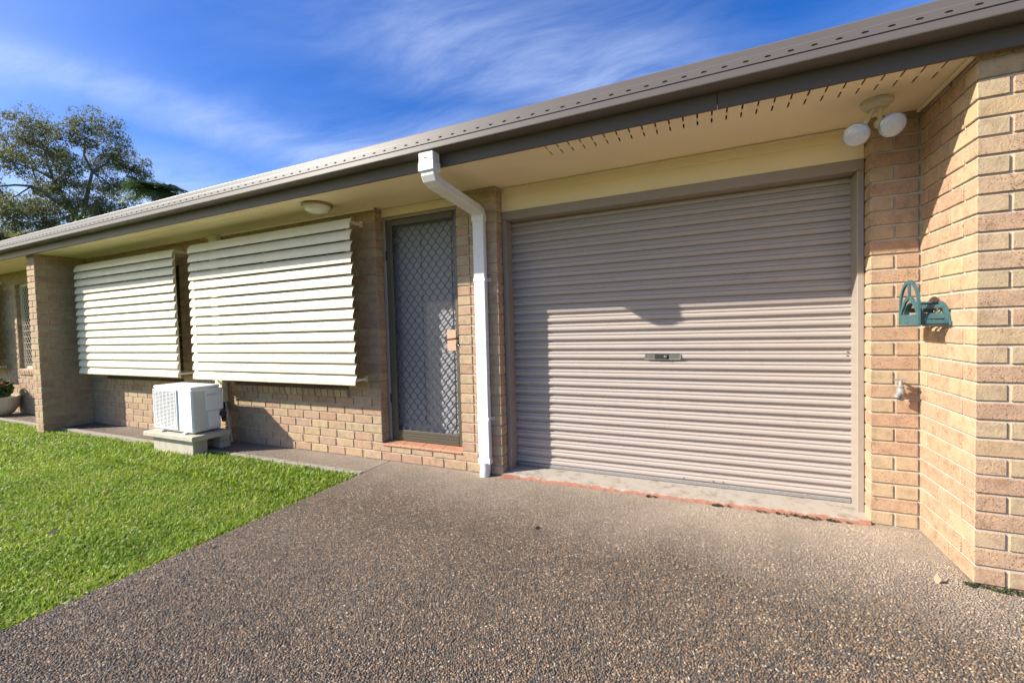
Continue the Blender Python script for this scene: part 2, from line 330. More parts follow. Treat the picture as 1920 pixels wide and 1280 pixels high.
# ------------------------------------------------------------------ key dimensions (metres, z = 0 at the paving)
XN, YN = 1.136, -0.566           # outer corner of the projecting wall
XR0 = 0.906                      # right garage pier
XG, XS = -1.588, -1.985          # left garage pier and the strip beside the door
XC = -2.890                      # wall corner left of the door
XP0, XP1, YP = -8.652, -8.420, -0.548   # porch pillar
SOF = 2.449; CH = 0.086; REC = 0.0088
XEND0, XEND1 = -15.0, 3.4
AWN = [dict(x0=-8.16, x1=-5.775, zt=2.305, zb=0.767), dict(x0=-5.47, x1=-2.975, zt=2.315, zb=0.757), dict(x0=-13.75, x1=-11.36, zt=2.305, zb=0.767)]
WIN = [(-8.00, -6.10), (-5.10, -3.30), (-13.6, -11.7)]
WIN3 = (-10.90, -9.05)

# ------------------------------------------------------------------ ground
def sheet(name, x0, x1, y0, y1, z, mat, kind='structure'):
    o = MB().add([(x0, y0, z), (x1, y0, z), (x1, y1, z), (x0, y1, z)], [(0, 1, 2, 3)]).build(name, mat); o['kind'] = kind; return o
sheet('ground', -400, 400, -400, 400, -0.06, SOIL)
def slab(name, x0, x1, y0, y1, z, mat):
    o = MB().box(x0, x1, y0, y1, z - .09, z, 0.004).build(name, mat); o['kind'] = 'structure'; return o
slab('driveway', -2.806, 6.5, -16.0, 0.27, -0.001, AGG)
slab('path', XEND0, -2.814, -0.335, 0.02, -0.002, AGGP)
slab('path_kerb', XEND0, -2.814, -0.392, -0.337, 0.006, EDGE)

# stones standing proud of the cement where they are near enough to tell apart
def stones(y0, y1, d0, d1, solid, sp_, near):
    xs_ = np.arange(-2.80, 2.0, sp_); ys_ = np.arange(y0, y1, sp_ * .88)
    gx, gy = np.meshgrid(xs_, ys_); gx = gx + (np.arange(len(ys_)) % 2)[:, None] * sp_ / 2
    P_ = np.stack([gx.ravel(), gy.ravel()], 1) + RNG.normal(0, .0021, (gx.size, 2))
    dx, dy = P_[:, 0] - CAM.x, P_[:, 1] - CAM.y
    dep = dx * FW.x + dy * FW.y - CAM.z * FW.z; u = (dx * RT.x + dy * RT.y - CAM.z * RT.z) / dep; v = -(dx * UP.x + dy * UP.y - CAM.z * UP.z) / dep
    keep = (RNG.random(len(P_)) < (np.clip((2.7 - dep) / 1.0, 0, 1) if near else np.clip((dep - 1.7) / 1.0, 0, 1))) & (dep > d0) & (dep < d1) & (np.abs(u) < 1.30) & (v < .90) & (P_[:, 0] > -2.80) & (P_[:, 1] < -.045) & (RNG.random(len(P_)) < np.clip((4.6 - dep) / 1.6, .0, .94))
    keep &= ~((P_[:, 0] > XN - .012) & (P_[:, 1] > YN - .012))
    P_ = P_[keep]; n = len(P_)
    base, tri = solid; m = len(base)
    a = RNG.uniform(0, 2 * np.pi, n); r1 = .0052 * RNG.uniform(.62, 1.35, n); r2 = r1 * RNG.uniform(.6, .95, n); r3 = r1 * RNG.uniform(.42, .62, n)
    L_ = base[None] * np.stack([r1, r2, r3], 1)[:, None] * RNG.uniform(.86, 1.12, (n, m, 1)); tl = RNG.normal(0, .2, n)[:, None]
    X = L_[..., 0] * np.cos(a)[:, None] - L_[..., 1] * np.sin(a)[:, None]; Y = L_[..., 0] * np.sin(a)[:, None] + L_[..., 1] * np.cos(a)[:, None]; Z = L_[..., 2] + X * tl
    V = np.stack([X + P_[:, 0:1], Y + P_[:, 1:2], Z + (r3 * RNG.uniform(-.4, .25, n))[:, None]], -1).reshape(-1, 3)
    return V, (np.arange(n)[:, None, None] * m + tri[None]).reshape(-1, 3)
ph = (1 + 5 ** .5) / 2
ICO = (np.array([(-1, ph, 0), (1, ph, 0), (-1, -ph, 0), (1, -ph, 0), (0, -1, ph), (0, 1, ph), (0, -1, -ph), (0, 1, -ph), (ph, 0, -1), (ph, 0, 1), (-ph, 0, -1), (-ph, 0, 1)]) / math.sqrt(1 + ph * ph),
       np.array([(0, 11, 5), (0, 5, 1), (0, 1, 7), (0, 7, 10), (0, 10, 11), (1, 5, 9), (5, 11, 4), (11, 10, 2), (10, 7, 6), (7, 1, 8), (3, 9, 4), (3, 4, 2), (3, 2, 6), (3, 6, 8), (3, 8, 9), (4, 9, 5), (2, 4, 11), (6, 2, 10), (8, 6, 7), (9, 8, 1)]))
HALF = (np.array([(math.cos(k * math.pi / 3), math.sin(k * math.pi / 3), -.1) for k in range(6)] + [(.12, .08, .95)]), np.array([(k, (k + 1) % 6, 6) for k in range(6)]))
def stone_sheet():
    A = stones(-2.95, -.4, .3, 2.7, ICO, .0098, True); B = stones(-2.7, -.04, 1.7, 4.7, HALF, .0100, False)
    V = np.concatenate([A[0], B[0]]); F = np.concatenate([A[1], B[1] + len(A[0])])
    me = fast_mesh('aggregate_stones', V, F, STONE); me.polygons.foreach_set('use_smooth', np.ones(len(F), bool)); print('stone tris', len(F)); return me
drive = bpy.data.objects['driveway']
link('aggregate_stones', stone_sheet(), drive, 'stuff')

# ------------------------------------------------------------------ the house
house = empty('brick_house'); tag(house, 'low buff brick house with a brown gutter, beige garage door and cream eaves', 'house')
_cache = {}
def brick_obj(parent, lo, hi, mat, name='brick', jit=True):
    d = tuple(round(hi[k] - lo[k], 3) for k in range(3)); key = (d, mat.name)
    if key not in _cache:
        _cache[key] = MB().box(-d[0] / 2, d[0] / 2, -d[1] / 2, d[1] / 2, -d[2] / 2, d[2] / 2, 0.0035).mesh('brick', mat)
    o = bpy.data.objects.new(name, _cache[key]); COL.objects.link(o); o.parent = parent
    j = (lambda a: random.uniform(-a, a)) if jit else (lambda a: 0)
    o.location = [(lo[k] + hi[k]) / 2 + j(.0012) for k in range(3)]; o.rotation_euler = (j(.006), j(.006), j(.006))
    return o
class Wall:
    """a mortar body with its bricks: those the photograph shows as objects, the rest joined"""
    def __init__(s, name, boxes, label=None):
        mb = MB()
        for b in boxes: mb.box(*b)
        s.o = mb.build(name, MORTAR, house)
        if label: s.o['label'] = label
        s.rest = {}
    def brick(s, x0, x1, y0, y1, z0, z1, mat, show=True):
        if x1 - x0 < .012 or z1 - z0 < .012: return
        if show: brick_obj(s.o, (x0, y0, z0), (x1, y1, z1), mat)
        else: s.rest.setdefault(mat.name, MB()).box(x0, x1, y0, y1, z0, z1, .0035)
    def done(s):
        if s.rest:
            mb = MB(); mats = []; cnt = []
            for k, m in s.rest.items(): mb.add(m.v, m.f); mats.append(bpy.data.materials[k]); cnt.append(len(m.f))
            me = mb.mesh('bricks', mats[0]); [me.materials.append(q) for q in mats[1:]]
            me.polygons.foreach_set('material_index', [i for i, c in enumerate(cnt) for _ in range(c)])
            link('bricks', me, s.o, 'stuff')
def zrange(k, top=SOF): return k * CH + .005, min(k * CH + .081, top)
def colour(L, left=False):
    r = random.random()
    if left: return TAN if r < .66 else (PINK if r < .84 else BUFF)
    if L < .15: return BUFF if r < .8 else PINK
    return PINK if r < .70 else (TAN if r < .85 else BUFF)
def hidden(x, y, z):                                   # behind one of the louvred awnings?
    p = Vector((x, y, z)); d = p - CAM
    for a in AWN:
        t = (-.23 - CAM.y) / d.y; q = CAM + d * t
        if a['x0'] + .06 < q.x < a['x1'] - .05 and a['zb'] + .05 < q.z < a['zt'] - .04: return True
    return False
# projecting wall at the far end of the garage
w = Wall('projecting_wall', [(XN + REC, XEND1, YN + REC, .30, -.02, SOF)])
for k in range(29):
    z0, z1 = zrange(k)
    if k % 2:
        w.brick(XN, XN + .23, YN, YN + .11, z0, z1, PINK if random.random() < .8 else TAN)
        xs = [XN + .24 + .24 * i for i in range(9)]; ys = [(YN + .12, YN + .35), (YN + .36, -.004)]
    else:
        w.brick(XN, XN + .11, YN, YN + .23, z0, z1, PINK if random.random() < .35 else BUFF)
        xs = [XN + .12 + .24 * i for i in range(9)]; ys = [(YN + .24, YN + .47), (YN + .48, -.004)]
    for x in xs: w.brick(x, x + .23, YN, YN + .11, z0, z1, BUFF if k % 2 == 0 and random.random() < .6 else colour(.23), in_view((x + .02, YN, z0)))
    for y0, y1 in ys: w.brick(XN, XN + .11, y0, y1, z0, z1, (BUFF if random.random() < .4 else PINK) if y1 - y0 < .15 else (PINK if random.random() < .85 else TAN))
w.done()
# right garage pier
w = Wall('garage_pier', [(XR0 + REC, XN + .01, REC, .25, -.02, SOF)])
for k in range(29):
    z0, z1 = zrange(k)
    if k % 2: w.brick(XR0, XN - .004, 0, .11, z0, z1, PINK)
    else:
        w.brick(XR0, XR0 + .11, 0, .11, z0, z1, BUFF); w.brick(XR0 + .12, XN - .004, 0, .11, z0, z1, PINK if random.random() < .5 else BUFF)
w.done()
# left garage pier and the strip beside the door
w = Wall('door_pier', [(XS + REC, XG - REC, REC, .25, .16, SOF)])
for k in range(2, 29):
    z0, z1 = zrange(k)
    w.brick(XS, XS + .127, 0, .11, z0, z1, BUFF if k % 2 else PINK)
    if k % 2: w.brick(XS + .137, XG, 0, .11, z0, z1, colour(.23))
    else: w.brick(XS + .137, XS + .277, 0, .11, z0, z1, colour(.12)); w.brick(XS + .287, XG, 0, .11, z0, z1, colour(.12))
w.done()
# window wall, running bond, with the two courses that pass under the door
def cut(a, b, holes):
    segs = [(a, b)]
    for h0, h1 in holes:
        segs = [q for s0, s1 in segs for q in ((s0, min(s1, h0)), (max(s0, h1), s1)) if q[1] - q[0] > .01]
    return segs
KS, KH = 7, 26
body = [(XP1 - .02, XG - REC, REC, .25, -.02, .165)]
zs, zh = KS * CH, KH * CH
edges = [XP1 - .02, WIN[0][0], WIN[0][1], WIN[1][0], WIN[1][1], XC - REC]
body += [(XP1 - .02, XC - REC, REC, .25, .165, zs)]
for a, b in ((edges[0], edges[1]), (edges[2], edges[3]), (edges[4], edges[5])): body.append((a, b, REC, .25, zs, SOF))
for a, b in WIN[:2]: body.append((a, b, REC, .25, zh, SOF))
w = Wall('window_wall', body)
for k in range(29):
    z0, z1 = zrange(k); right = XG if k < 2 else XC
    x = right; first = True; row = []
    while x > XP1:
        L = (.11 if (k % 2 == 0) else .23) if first else .23
        row.append((max(x - L, XP1 + .004), x)); x -= L + .01; first = False
    holes = WIN[:2] if KS <= k < KH else []
    for x0, x1 in row:
        for a, b in cut(x0, x1, [(h[0], h[1]) for h in holes]):
            vis = not hidden((a + b) / 2, 0, (z0 + z1) / 2) and in_view(((a + b) / 2, 0, z0))
            w.brick(a, b, 0, .11, z0, z1, colour(b - a, (a < -3.4 or k > 5) and random.random() < .85), vis)
for (a, b) in WIN[:2]:                                 # sloping sills of bricks on edge
    n = int((b - a) / .086)
    for i in range(n):
        x0 = a + (b - a) * i / n + .004; x1 = a + (b - a) * (i + 1) / n - .004
        o = brick_obj(w.o, (x0, -.028, zs + .008), (x1, .11, zs + .088), TAN, 'sill_brick'); o.rotation_euler.x = .16
w.done()
# porch pillar
w = Wall('porch_pillar', [(XP0 + REC, XP1 - REC, YP + REC, .05, -.05, SOF)])
for k in range(-1, 29):
    z0, z1 = zrange(k)
    if k % 2:
        w.brick(XP0, XP1, YP, YP + .11, z0, z1, TAN); ys = [(YP + .12, YP + .35), (YP + .36, -.004)]
    else:
        w.brick(XP1 - .11, XP1, YP, YP + .23, z0, z1, TAN if random.random() < .7 else BUFF)
        w.brick(XP0, XP1 - .12, YP, YP + .23, z0, z1, BUFF); ys = [(YP + .24, YP + .47), (YP + .48, -.004)]
    for y0, y1 in ys:
        w.brick(XP1 - .11, XP1, y0, y1, z0, z1, colour(y1 - y0, True)); w.brick(XP0, XP1 - .12, y0, y1, z0, z1, TAN, False)
w.done()
# wall beyond the pillar
zs3 = 9 * CH
w = Wall('porch_wall', [(XEND0, XP0 + .02, REC, .25, -.02, zs3), (XEND0, WIN[2][0], REC, .25, zs3, SOF), (WIN[2][1], WIN3[0] - REC, REC, .25, zs3, SOF), (WIN3[1] + REC, XP0 + .02, REC, .25, zs3, SOF), (WIN3[0], WIN3[1], REC, .25, zh, SOF), (WIN[2][0], WIN[2][1], REC, .25, zh, SOF)])
for k in range(29):
    z0, z1 = zrange(k); x = XP0 - (.12 if k % 2 else 0); holes = [WIN3, WIN[2]] if 9 <= k < KH else []
    while x > XEND0:
        for a, b in cut(max(x - .23, XEND0), x, holes): w.brick(a, b, 0, .11, z0, z1, colour(b - a, True), False)
        x -= .24
n = 21
for i in range(n):
    x0 = WIN3[0] + (WIN3[1] - WIN3[0]) * i / n + .004; x1 = x0 + (WIN3[1] - WIN3[0]) / n - .008
    o = brick_obj(w.o, (x0, -.028, zs3 - .09), (x1, .12, zs3 - .012), TAN, 'sill_brick'); o.rotation_euler.x = .16
w.done()

# fascia, gutter, soffit, roof
YF = -0.620; YGF = -0.735; ZGB = 2.507
fj = [XEND0, -7.35, 0.07, XEND1]
for a, b in zip(fj, fj[1:]): MB().box(a + .0015, b - .0015, YF, -.600, 2.42, 2.62, .002).build('fascia_board', FASCIA, house)
gm = MB()
prof = [(YF - .002, ZGB + .004), (YF - .006, ZGB), (YGF + .006, ZGB), (YGF + .0015, ZGB + .0015), (YGF, ZGB + .006), (YGF, 2.5500), (YGF - .0045, 2.5510)]
gm.prism(prof, XEND0, XEND1, 'x', closed=False)
prof2 = [(YGF - .0045, 2.5880), (YGF - .0005, 2.5915), (YGF, 2.5945), (YGF, 2.628), (YGF + .002, 2.6335), (YGF + .006, 2.635), (YGF + .012, 2.633), (YGF + .013, 2.60), (YGF + .013, 2.512), (YF - .01, 2.512), (YF - .003, 2.515), (YF - .003, ZGB + .004)]
gm.prism(prof2, XEND0, XEND1, 'x', closed=False)
YB = YGF - .0045; P = .0965; x = XEND0; NS = 10
ell = [(math.cos(2 * math.pi * i / NS), math.sin(2 * math.pi * i / NS)) for i in range(NS)]
while x < XEND1 - 1e-6:                                # band of pressed overflow slots
    x1 = min(x + P, XEND1); cx = (x + x1) / 2; cz = 2.5695
    def edge_pt(c, s):
        hx, hz = (x1 - x) / 2, .0185; k_ = 1 / max(abs(c) / 1.0, abs(s) / 1.0); return (cx + max(-1, min(1, c * k_)) * hx, cz + max(-1, min(1, s * k_)) * hz)
    rings = [[(p[0], YB, p[1]) for p in (edge_pt(c, s) for c, s in ell)]]
    # keep the rectangle's corners
    rings += [[(cx + c * .0150, YB, cz + s * .0050) for c, s in ell], [(cx + c * .0130 + .001, YB + .006, cz + s * .0036) for c, s in ell]]
    vs = sum(rings, []); fs = [(r * NS + i, r * NS + (i + 1) % NS, (r + 1) * NS + (i + 1) % NS, (r + 1) * NS + i) for r in range(2) for i in range(NS)] + [tuple(2 * NS + i for i in range(NS))]
    o = len(gm.v); corner = [(x, YB, 2.5510), (x1, YB, 2.5510), (x1, YB, 2.5880), (x, YB, 2.5880)]
    gm.add(vs, fs)
    # corner fillers
    pts = rings[0]
    for c in corner:
        near = sorted(range(NS), key=lambda i: (pts[i][0] - c[0]) ** 2 * .13 + (pts[i][2] - c[2]) ** 2)[:2]
        if abs(near[0] - near[1]) in (1, NS - 1): gm.add([c, pts[near[0]], pts[near[1]]], [(0, 1, 2)])
    x = x1
gm.build('gutter', GUTTER, house)
# eave soffit sheet with real vent slots
xs = [XEND0]; holes = set()
vents = [(-7.9 + .077 * i) for i in range(56)] + [(-.956 + .077 * i) for i in range(27)]
for v in vents: xs += [v - .0045, v + .0045]
xs += [XN - .002]; ys = [-.602, -.540, -.475, -.443, -.378, .12]
sm = MB(); nx = len(xs)
sm.v = [(x, y, SOF) for x in xs for y in ys]; ny = len(ys)
for i in range(nx - 1):
    slot = i % 2 == 1
    for j in range(ny - 1):
        if slot and j in (1, 3): continue
        sm.f.append((i * ny + j, i * ny + j + 1, (i + 1) * ny + j + 1, (i + 1) * ny + j))
for i in range(1, nx - 1, 2):                          # slot walls
    for j in (1, 3):
        a, b = xs[i], xs[i + 1]; c, d = ys[j], ys[j + 1]; q = [(a, c), (b, c), (b, d), (a, d)]
        sm.add([(*p, SOF) for p in q] + [(*p, SOF + .006) for p in q], [(k, (k + 1) % 4, 4 + (k + 1) % 4, 4 + k) for k in range(4)])
sm.build('soffit_lining', CREAM, house)
MB().box(XN, XEND1, -.602, YN - .003, SOF - .004, SOF + .004).build('soffit_trim', CREAM, house)
MB().box(XEND0, XN, -.59, .2, SOF + .10, SOF + .11).build('dark_eave_sheet', DARK, house)  # near-black sheet added to stand in for the dark eave cavity behind the slots
tm = MB()
tm.prism([(-.001, SOF - .002), (-.001, SOF - .020), (-.006, SOF - .022), (-.022, SOF - .006), (-.022, SOF - .002)], XC - 2.6, XC - .002)
tm.build('cornice_bead', CREAM, house)
MB().box(XN - .022, XN - .002, YN + .004, -.004, SOF - .020, SOF - .001, .004).build('cornice_bead', CREAM, house)
MB().prism([(-.690, 2.612), (4.2, 4.2), (9.2, 2.60), (9.2, 2.55), (4.2, 4.15), (-.60, 2.585)], XEND0, XEND1).build('roof', ROOFM, house)
MB().box(XEND0, XEND1, 8.0, 8.2, -.05, 2.6).build('rear_wall', TAN, house)
MB().box(XEND0, XEND0 + .2, .26, 7.99, -.05, 2.6).build('side_wall', TAN, house)
MB().box(XEND1 - .2, XEND1, .31, 7.99, -.05, 2.6).build('side_wall', TAN, house)

# garage opening
ZH0, ZH1 = 2.178, 2.250
gp = MB().box(XG + .002, XR0 - .002, .104, .130, ZH1, SOF - .001).build('garage_header_panel', CREAM, house)
MB().box(XG + .03, XR0 - .002, .096, .1035, SOF - .072, SOF - .002, .002).build('cover_strip', CREAM, gp)
MB().box(XG + .03, XR0 - .002, .090, .0955, SOF - .022, SOF - .003, .002).build('cover_strip', CREAM, gp)
gf = MB().box(XG + .002, XR0 - .002, .098, .200, ZH0, ZH1 - .002, .003).build('garage_frame', FRAMEB, house)
MB().box(XG + .002, XG + .038, .100, .262, 0.0, ZH0 - .001, .003).build('jamb', FRAMEB, gf)
MB().box(XR0 - .038, XR0 - .002, .100, .262, 0.0, ZH0 - .001, .003).build('jamb', FRAMEB, gf)
YD = .226
rm = MB(); pr = []
one = [(.0, .017), (.0060, .017), (.0085, .002), (.013, -.0035), (.022, -.0065), (.034, -.0060), (.041, -.0025), (.0440, .0025), (.0460, .0025), (.0480, -.003), (.056, -.0045), (.0610, -.0025), (.0630, .001), (.0652, .017)]
z = .060; NB = 28
for i in range(NB):
    for t_, y_ in one:
        if z + t_ < 2.30: pr.append((YD + y_, z + t_))
    z += .0768
rm.prism(pr, XG + .02, XR0 - .02, 'x', closed=False)
gd = rm.build('garage_door', ROLLER, house); gd['label'] = 'beige corrugated roller door with half of it in the eave shadow'
MB().box(XG + .041, XR0 - .041, YD - .010, YD + .012, .040, .066, .003).build('bottom_rail', STEEL, gd)
h = MB().box(-.438, -.176, YD - .016, YD - .004, .985, 1.030, .004).build('door_handle', CHROME, gd)
MB().box(-.362, -.258, YD - .024, YD - .0165, .988, 1.027, .004).build('lock_cover', BLACK, h)
MB().lathe([(.011, 0), (.011, .008), (.006, .009)], (-.283, YD - .0245, 1.008), (0, -1, 0), 12).build('lock_barrel', CHROME, h)
for bx_, bz in ((.10, .085), (.035, .085), (-.17, .085), (-1.53, 1.02), (-1.53, 1.045), (.845, 1.02), (.845, 1.045)):
    MB().lathe([(.006, 0), (.006, .003), (.003, .005)], (bx_, YD - .007, bz), (0, -1, 0), 10).build('bolt', STEEL, gd)
MB().box(XG + .04, XR0 - .04, .32, .34, 0, 2.4).build('garage_interior', DARK, house)
th = MB(); N_ = 90
for i in range(N_ + 1):
    x = XG + (XR0 - XG) * i / N_; e = -.022 + random.uniform(-.003, .003) - (.04 * max(0, 1 - i / 6))
    th.v += [(x, .30, .042), (x, .10, .030), (x, .0, .021), (x, e + .010, .015), (x, e, .003), (x, e - .002, -.02)]
th.f = [(i * 6 + k, i * 6 + k + 1, (i + 1) * 6 + k + 1, (i + 1) * 6 + k) for i in range(N_) for k in range(5)]
th.build('threshold', THRESH, house)

# front door with its security screen
dp_ = MB().box(XC + .002, XS + .10, .096, .130, 2.372, SOF - .001).build('door_header_panel', CREAM, house)
MB().box(XC + .03, XS - .002, .088, .0955, SOF - .022, SOF - .003, .002).build('cover_strip', CREAM, dp_)
DX0, DX1 = XC + .002, XS - .002
df = MB().box(DX0, DX0 + .036, .100, .215, .166, 2.372, .003).build('door_frame', FRAMEB, house)
MB().box(DX1 - .030, DX1, .100, .215, .166, 2.372, .003).build('jamb', FRAMEB, df)
MB().box(DX0 + .037, DX1 - .031, .100, .215, 2.338, 2.371, .003).build('head', FRAMEB, df)
sd = empty('security_door'); sd.parent = house; sd['label'] = 'bronze security screen door with a diamond grille'
sx0, sx1, sz0, sz1 = DX0 + .039, DX1 - .033, .182, 2.335
ys0, ys1 = .106, .132
MB().box(sx0, sx0 + .072, ys0, ys1, sz0, sz1, .004).build('stile', BRONZE, sd)
MB().box(sx1 - .060, sx1, ys0, ys1, sz0, sz1, .004).build('stile', BRONZE, sd)
MB().box(sx0 + .073, sx1 - .061, ys0, ys1, sz1 - .060, sz1, .004).build('rail', BRONZE, sd)
r_ = MB().box(sx0 + .073, sx1 - .061, ys0, ys1, sz0, sz0 + .105, .004).build('rail', BRONZE, sd)
for q in (.03, .055, .08): MB().box(sx0 + .075, sx1 - .063, ys0 - .004, ys0 - .0005, sz0 + q, sz0 + q + .006, .001).build('ridge', BRONZE, r_)
def grille(x0, x1, z0, z1, y, wx, wz, th_, mat, parent):
    g = MB(); n = int(round((x1 - x0) / (wx / 2))); step = (x1 - x0) / n
    for i in range(n + 1):
        xc = x0 + i * step; ph = 0 if i % 2 else math.pi; pts = []; m_ = int((z1 - z0) / wz * 10)
        for j in range(m_ + 1):
            z_ = z0 + (z1 - z0) * j / m_; s_ = math.sin(2 * math.pi * (z_ - z0) / wz + ph); s_ = math.copysign(abs(s_) ** .8, s_)
            pts.append((min(max(xc + s_ * (step / 2 - th_ * .2), x0), x1), y, z_))
        g.tube(pts, th_ / 2, 5)
    return g.build('grille', mat, parent, smooth=True)
grille(sx0 + .072, sx1 - .060, sz0 + .105, sz1 - .060, .112, .086,   .104, .0080, BRONZE, sd)
MB().add([(sx0 + .07, .124, sz0 + .1), (sx1 - .058, .124, sz0 + .1), (sx1 - .058, .124, sz1 - .058), (sx0 + .07, .124, sz1 - .058)], [(0, 1, 2, 3)]).build('fly_screen', SCREEN, sd)
MB().box(sx1 - .155, sx1 - .0615, .1035, .1065, 1.065, 1.255, .001).build('lock_plate', SALMON, sd)
lk = MB().box(sx1 - .040, sx1 - .010, .092, .1055, 1.075, 1.205, .004).build('lock_body', BLACK, sd)
MB().tube([(sx1 - .025, .093, 1.175), (sx1 - .025, .060, 1.175), (sx1 - .045, .055, 1.174), (sx1 - .135, .055, 1.166)], .0085, 10).build('lever_handle', BLACK, lk, True)
MB().lathe([(.008, 0), (.008, .006), (.004, .008)], (sx1 - .025, .0915, 1.11), (0, -1, 0), 12).build('key_barrel', CHROME, lk)
for hz_ in (.55, 1.95): MB().tube([(sx0 - .004, .104, hz_), (sx0 - .004, .104, hz_ + .09)], .007, 8).build('hinge', BLACK, sd)
MB().box(sx0 + .080, sx0 + .110, .098, .112, 1.22, 1.27, .004).build('pull_knob', BLACK, sd)
idr = MB().box(DX0 + .037, DX1 - .031, .186, .225, .18, 2.335, .002).build('front_door', DOORP, house)
for (a, b, c, d) in ((.10, .36, .15, .85), (.44, .70, .15, .85), (.10, .36, 1.0, 2.0), (.44, .70, 1.0, 2.0)):
    MB().box(DX0 + .037 + a, DX0 + .037 + b, .180, .1855, .18 + c, .18 + d, .004).build('panel', DOORP, idr)
MB().box(DX0, DX1, .226, .25, .1, 2.4).build('door_backing', DARK, house)
ds = MB().box(DX0, DX1, .095, .235, .150, .1655).build('door_sill', CONC, house)
n = 4
for i in range(n):
    a = DX0 + (DX1 - DX0) * i / n + .003; b = DX0 + (DX1 - DX0) * (i + 1) / n - .003
    MB().prism([(-.010, .150), (.099, .172), (.099, .182), (-.006, .163), (-.011, .158)], a, b).build('tile', TERRA, ds)
MB().box(DX0 + .001, DX1 - .001, .001, .10, .14, .152).build('mortar_bed', MORTAR, ds)

# windows
def window(x0, x1, z0, z1, mat, panes=2):
    f = MB().box(x0 + .001, x0 + .045, .06, .11, z0, z1, .003).build('window', mat, house)
    MB().box(x1 - .045, x1 - .001, .06, .11, z0, z1, .003).build('frame', mat, f)
    MB().box(x0 + .046, x1 - .046, .06, .11, z1 - .045, z1, .003).build('frame', mat, f)
    MB().box(x0 + .046, x1 - .046, .06, .11, z0, z0 + .045, .003).build('frame', mat, f)
    for i in range(panes):
        a = x0 + .045 + (x1 - x0 - .09) * i / panes; b = x0 + .045 + (x1 - x0 - .09) * (i + 1) / panes
        MB().box(a + .001, b - .001, .085, .091, z0 + .046, z1 - .046).build('pane', GLASS, f)
        if i: MB().box(a - .02, a + .02, .066, .084, z0 + .046, z1 - .046, .003).build('mullion', mat, f)
    MB().box(x0 - .01, x1 + .01, .20, .21, z0 - .05, z1 + .05).build('room_dark_sheet', room_dark, f)  # near-black sheet standing in for the unlit room behind the glass
    return f
room_dark = DARK
zt_ = KH * CH
for a, b in WIN[:2]: window(a, b, zs + .10, zt_, FRAMEB)
window(WIN[2][0], WIN[2][1], zs3, zt_, FRAMEB)
f3 = window(WIN3[0], WIN3[1], zs3, zt_, OFFW)
grille(WIN3[0] + .03, WIN3[1] - .03, zs3 + .03, zt_ - .03, .045, .086, .104, .007, FITTING, f3)

# ------------------------------------------------------------------ downpipe
dpipe = empty('downpipe', (-1.735, -.03, 0)); tag(dpipe, 'white rectangular downpipe between the screen door and the garage', 'downpipe')
dx0, dx1 = -1.790, -1.682
ob = MB().box(-1.832, -1.710, -.725, -.640, 2.375, 2.5065, .004).build('outlet_box', WHITE, dpipe)
MB().box(-1.836, -1.706, -.729, -.636, 2.372, 2.435, .004).build('collar', WHITE, ob)
MB().lathe([(.006, 0), (.007, .001), (.003, .003)], (-1.775, -.7255, 2.462), (0, -1, 0), 10).build('rust_spot', RUST, ob)
pr = [(-1.832, 0), (-1.714, 0)]
el = MB()
sec = [((-1.771, -.6830, 2.371), .112, .080), ((-1.768, -.672, 2.335), .110, .078), ((-1.760, -.610, 2.300), .108, .074)]
def rect_sweep(mb, path, w, d, sides=((-1, -1), (1, -1), (1, 1), (-1, 1))):
    path = [Vector(p) for p in path]; vs = []
    for i, p in enumerate(path):
        t_ = (path[min(i + 1, len(path) - 1)] - path[max(i - 1, 0)]).normalized(); r = Vector((1, 0, 0)); u = t_.cross(r).normalized()
        a, b = w / 2, d / 2; c = .006
        for sx, sy in ((-a + c, -b), (a - c, -b), (a, -b + c), (a, b - c), (a - c, b), (-a + c, b), (-a, b - c), (-a, -b + c)): vs.append(p + r * sx + u * sy)
    n = 8; fs = [(i * n + k, i * n + (k + 1) % n, (i + 1) * n + (k + 1) % n, (i + 1) * n + k) for i in range(len(path) - 1) for k in range(n)]
    fs += [tuple(range(n - 1, -1, -1)), tuple((len(path) - 1) * n + k for k in range(n))]
    mb.add(vs, fs)
rect_sweep(el, [(-1.768, -.684, 2.380), (-1.768, -.684, 2.352), (-1.767, -.672, 2.330), (-1.764, -.630, 2.310), (-1.740, -.10, 2.252), (-1.738, -.055, 2.240), (-1.736, -.032, 2.215), (-1.736, -.031, 2.16)], .112, .062)
el.build('offset_arm', WHITE, dpipe)
pp = MB(); rect_sweep(pp, [(-1.736, -.031, 2.19), (-1.736, -.031, .12)], .106, .052); pp.build('pipe', WHITE, dpipe)
MB().box(-1.794, -1.678, -.0625, -.003, 2.165, 2.215, .003).build('joint_sleeve', WHITE, dpipe)
MB().box(-1.794, -1.678, -.0625, -.003, .105, .150, .003).build('joint_sleeve', WHITE, dpipe)
sh = MB(); sh.tube([(-1.736, -.034, .115), (-1.736, -.036, .06), (-1.736, -.05, .02), (-1.736, -.05, -.01)], [.050, .046, .044, .044], 16); sh.build('round_shoe', WHITE, dpipe, True)
for z_ in (1.655, .475):
    st_ = MB().box(-1.7925, -1.6795, -.0605, -.0015, z_, z_ + .028, .002).build('strap', WHITE, dpipe)
    tab = MB().box(-1.679, -1.652, -.006, -.0015, z_, z_ + .028, .002).build('strap_tab', WHITE, st_)
    MB().lathe([(.005, 0), (.005, .002)], (-1.664, -.0062, z_ + .014), (0, -1, 0), 10).build('screw', DARK, st_)

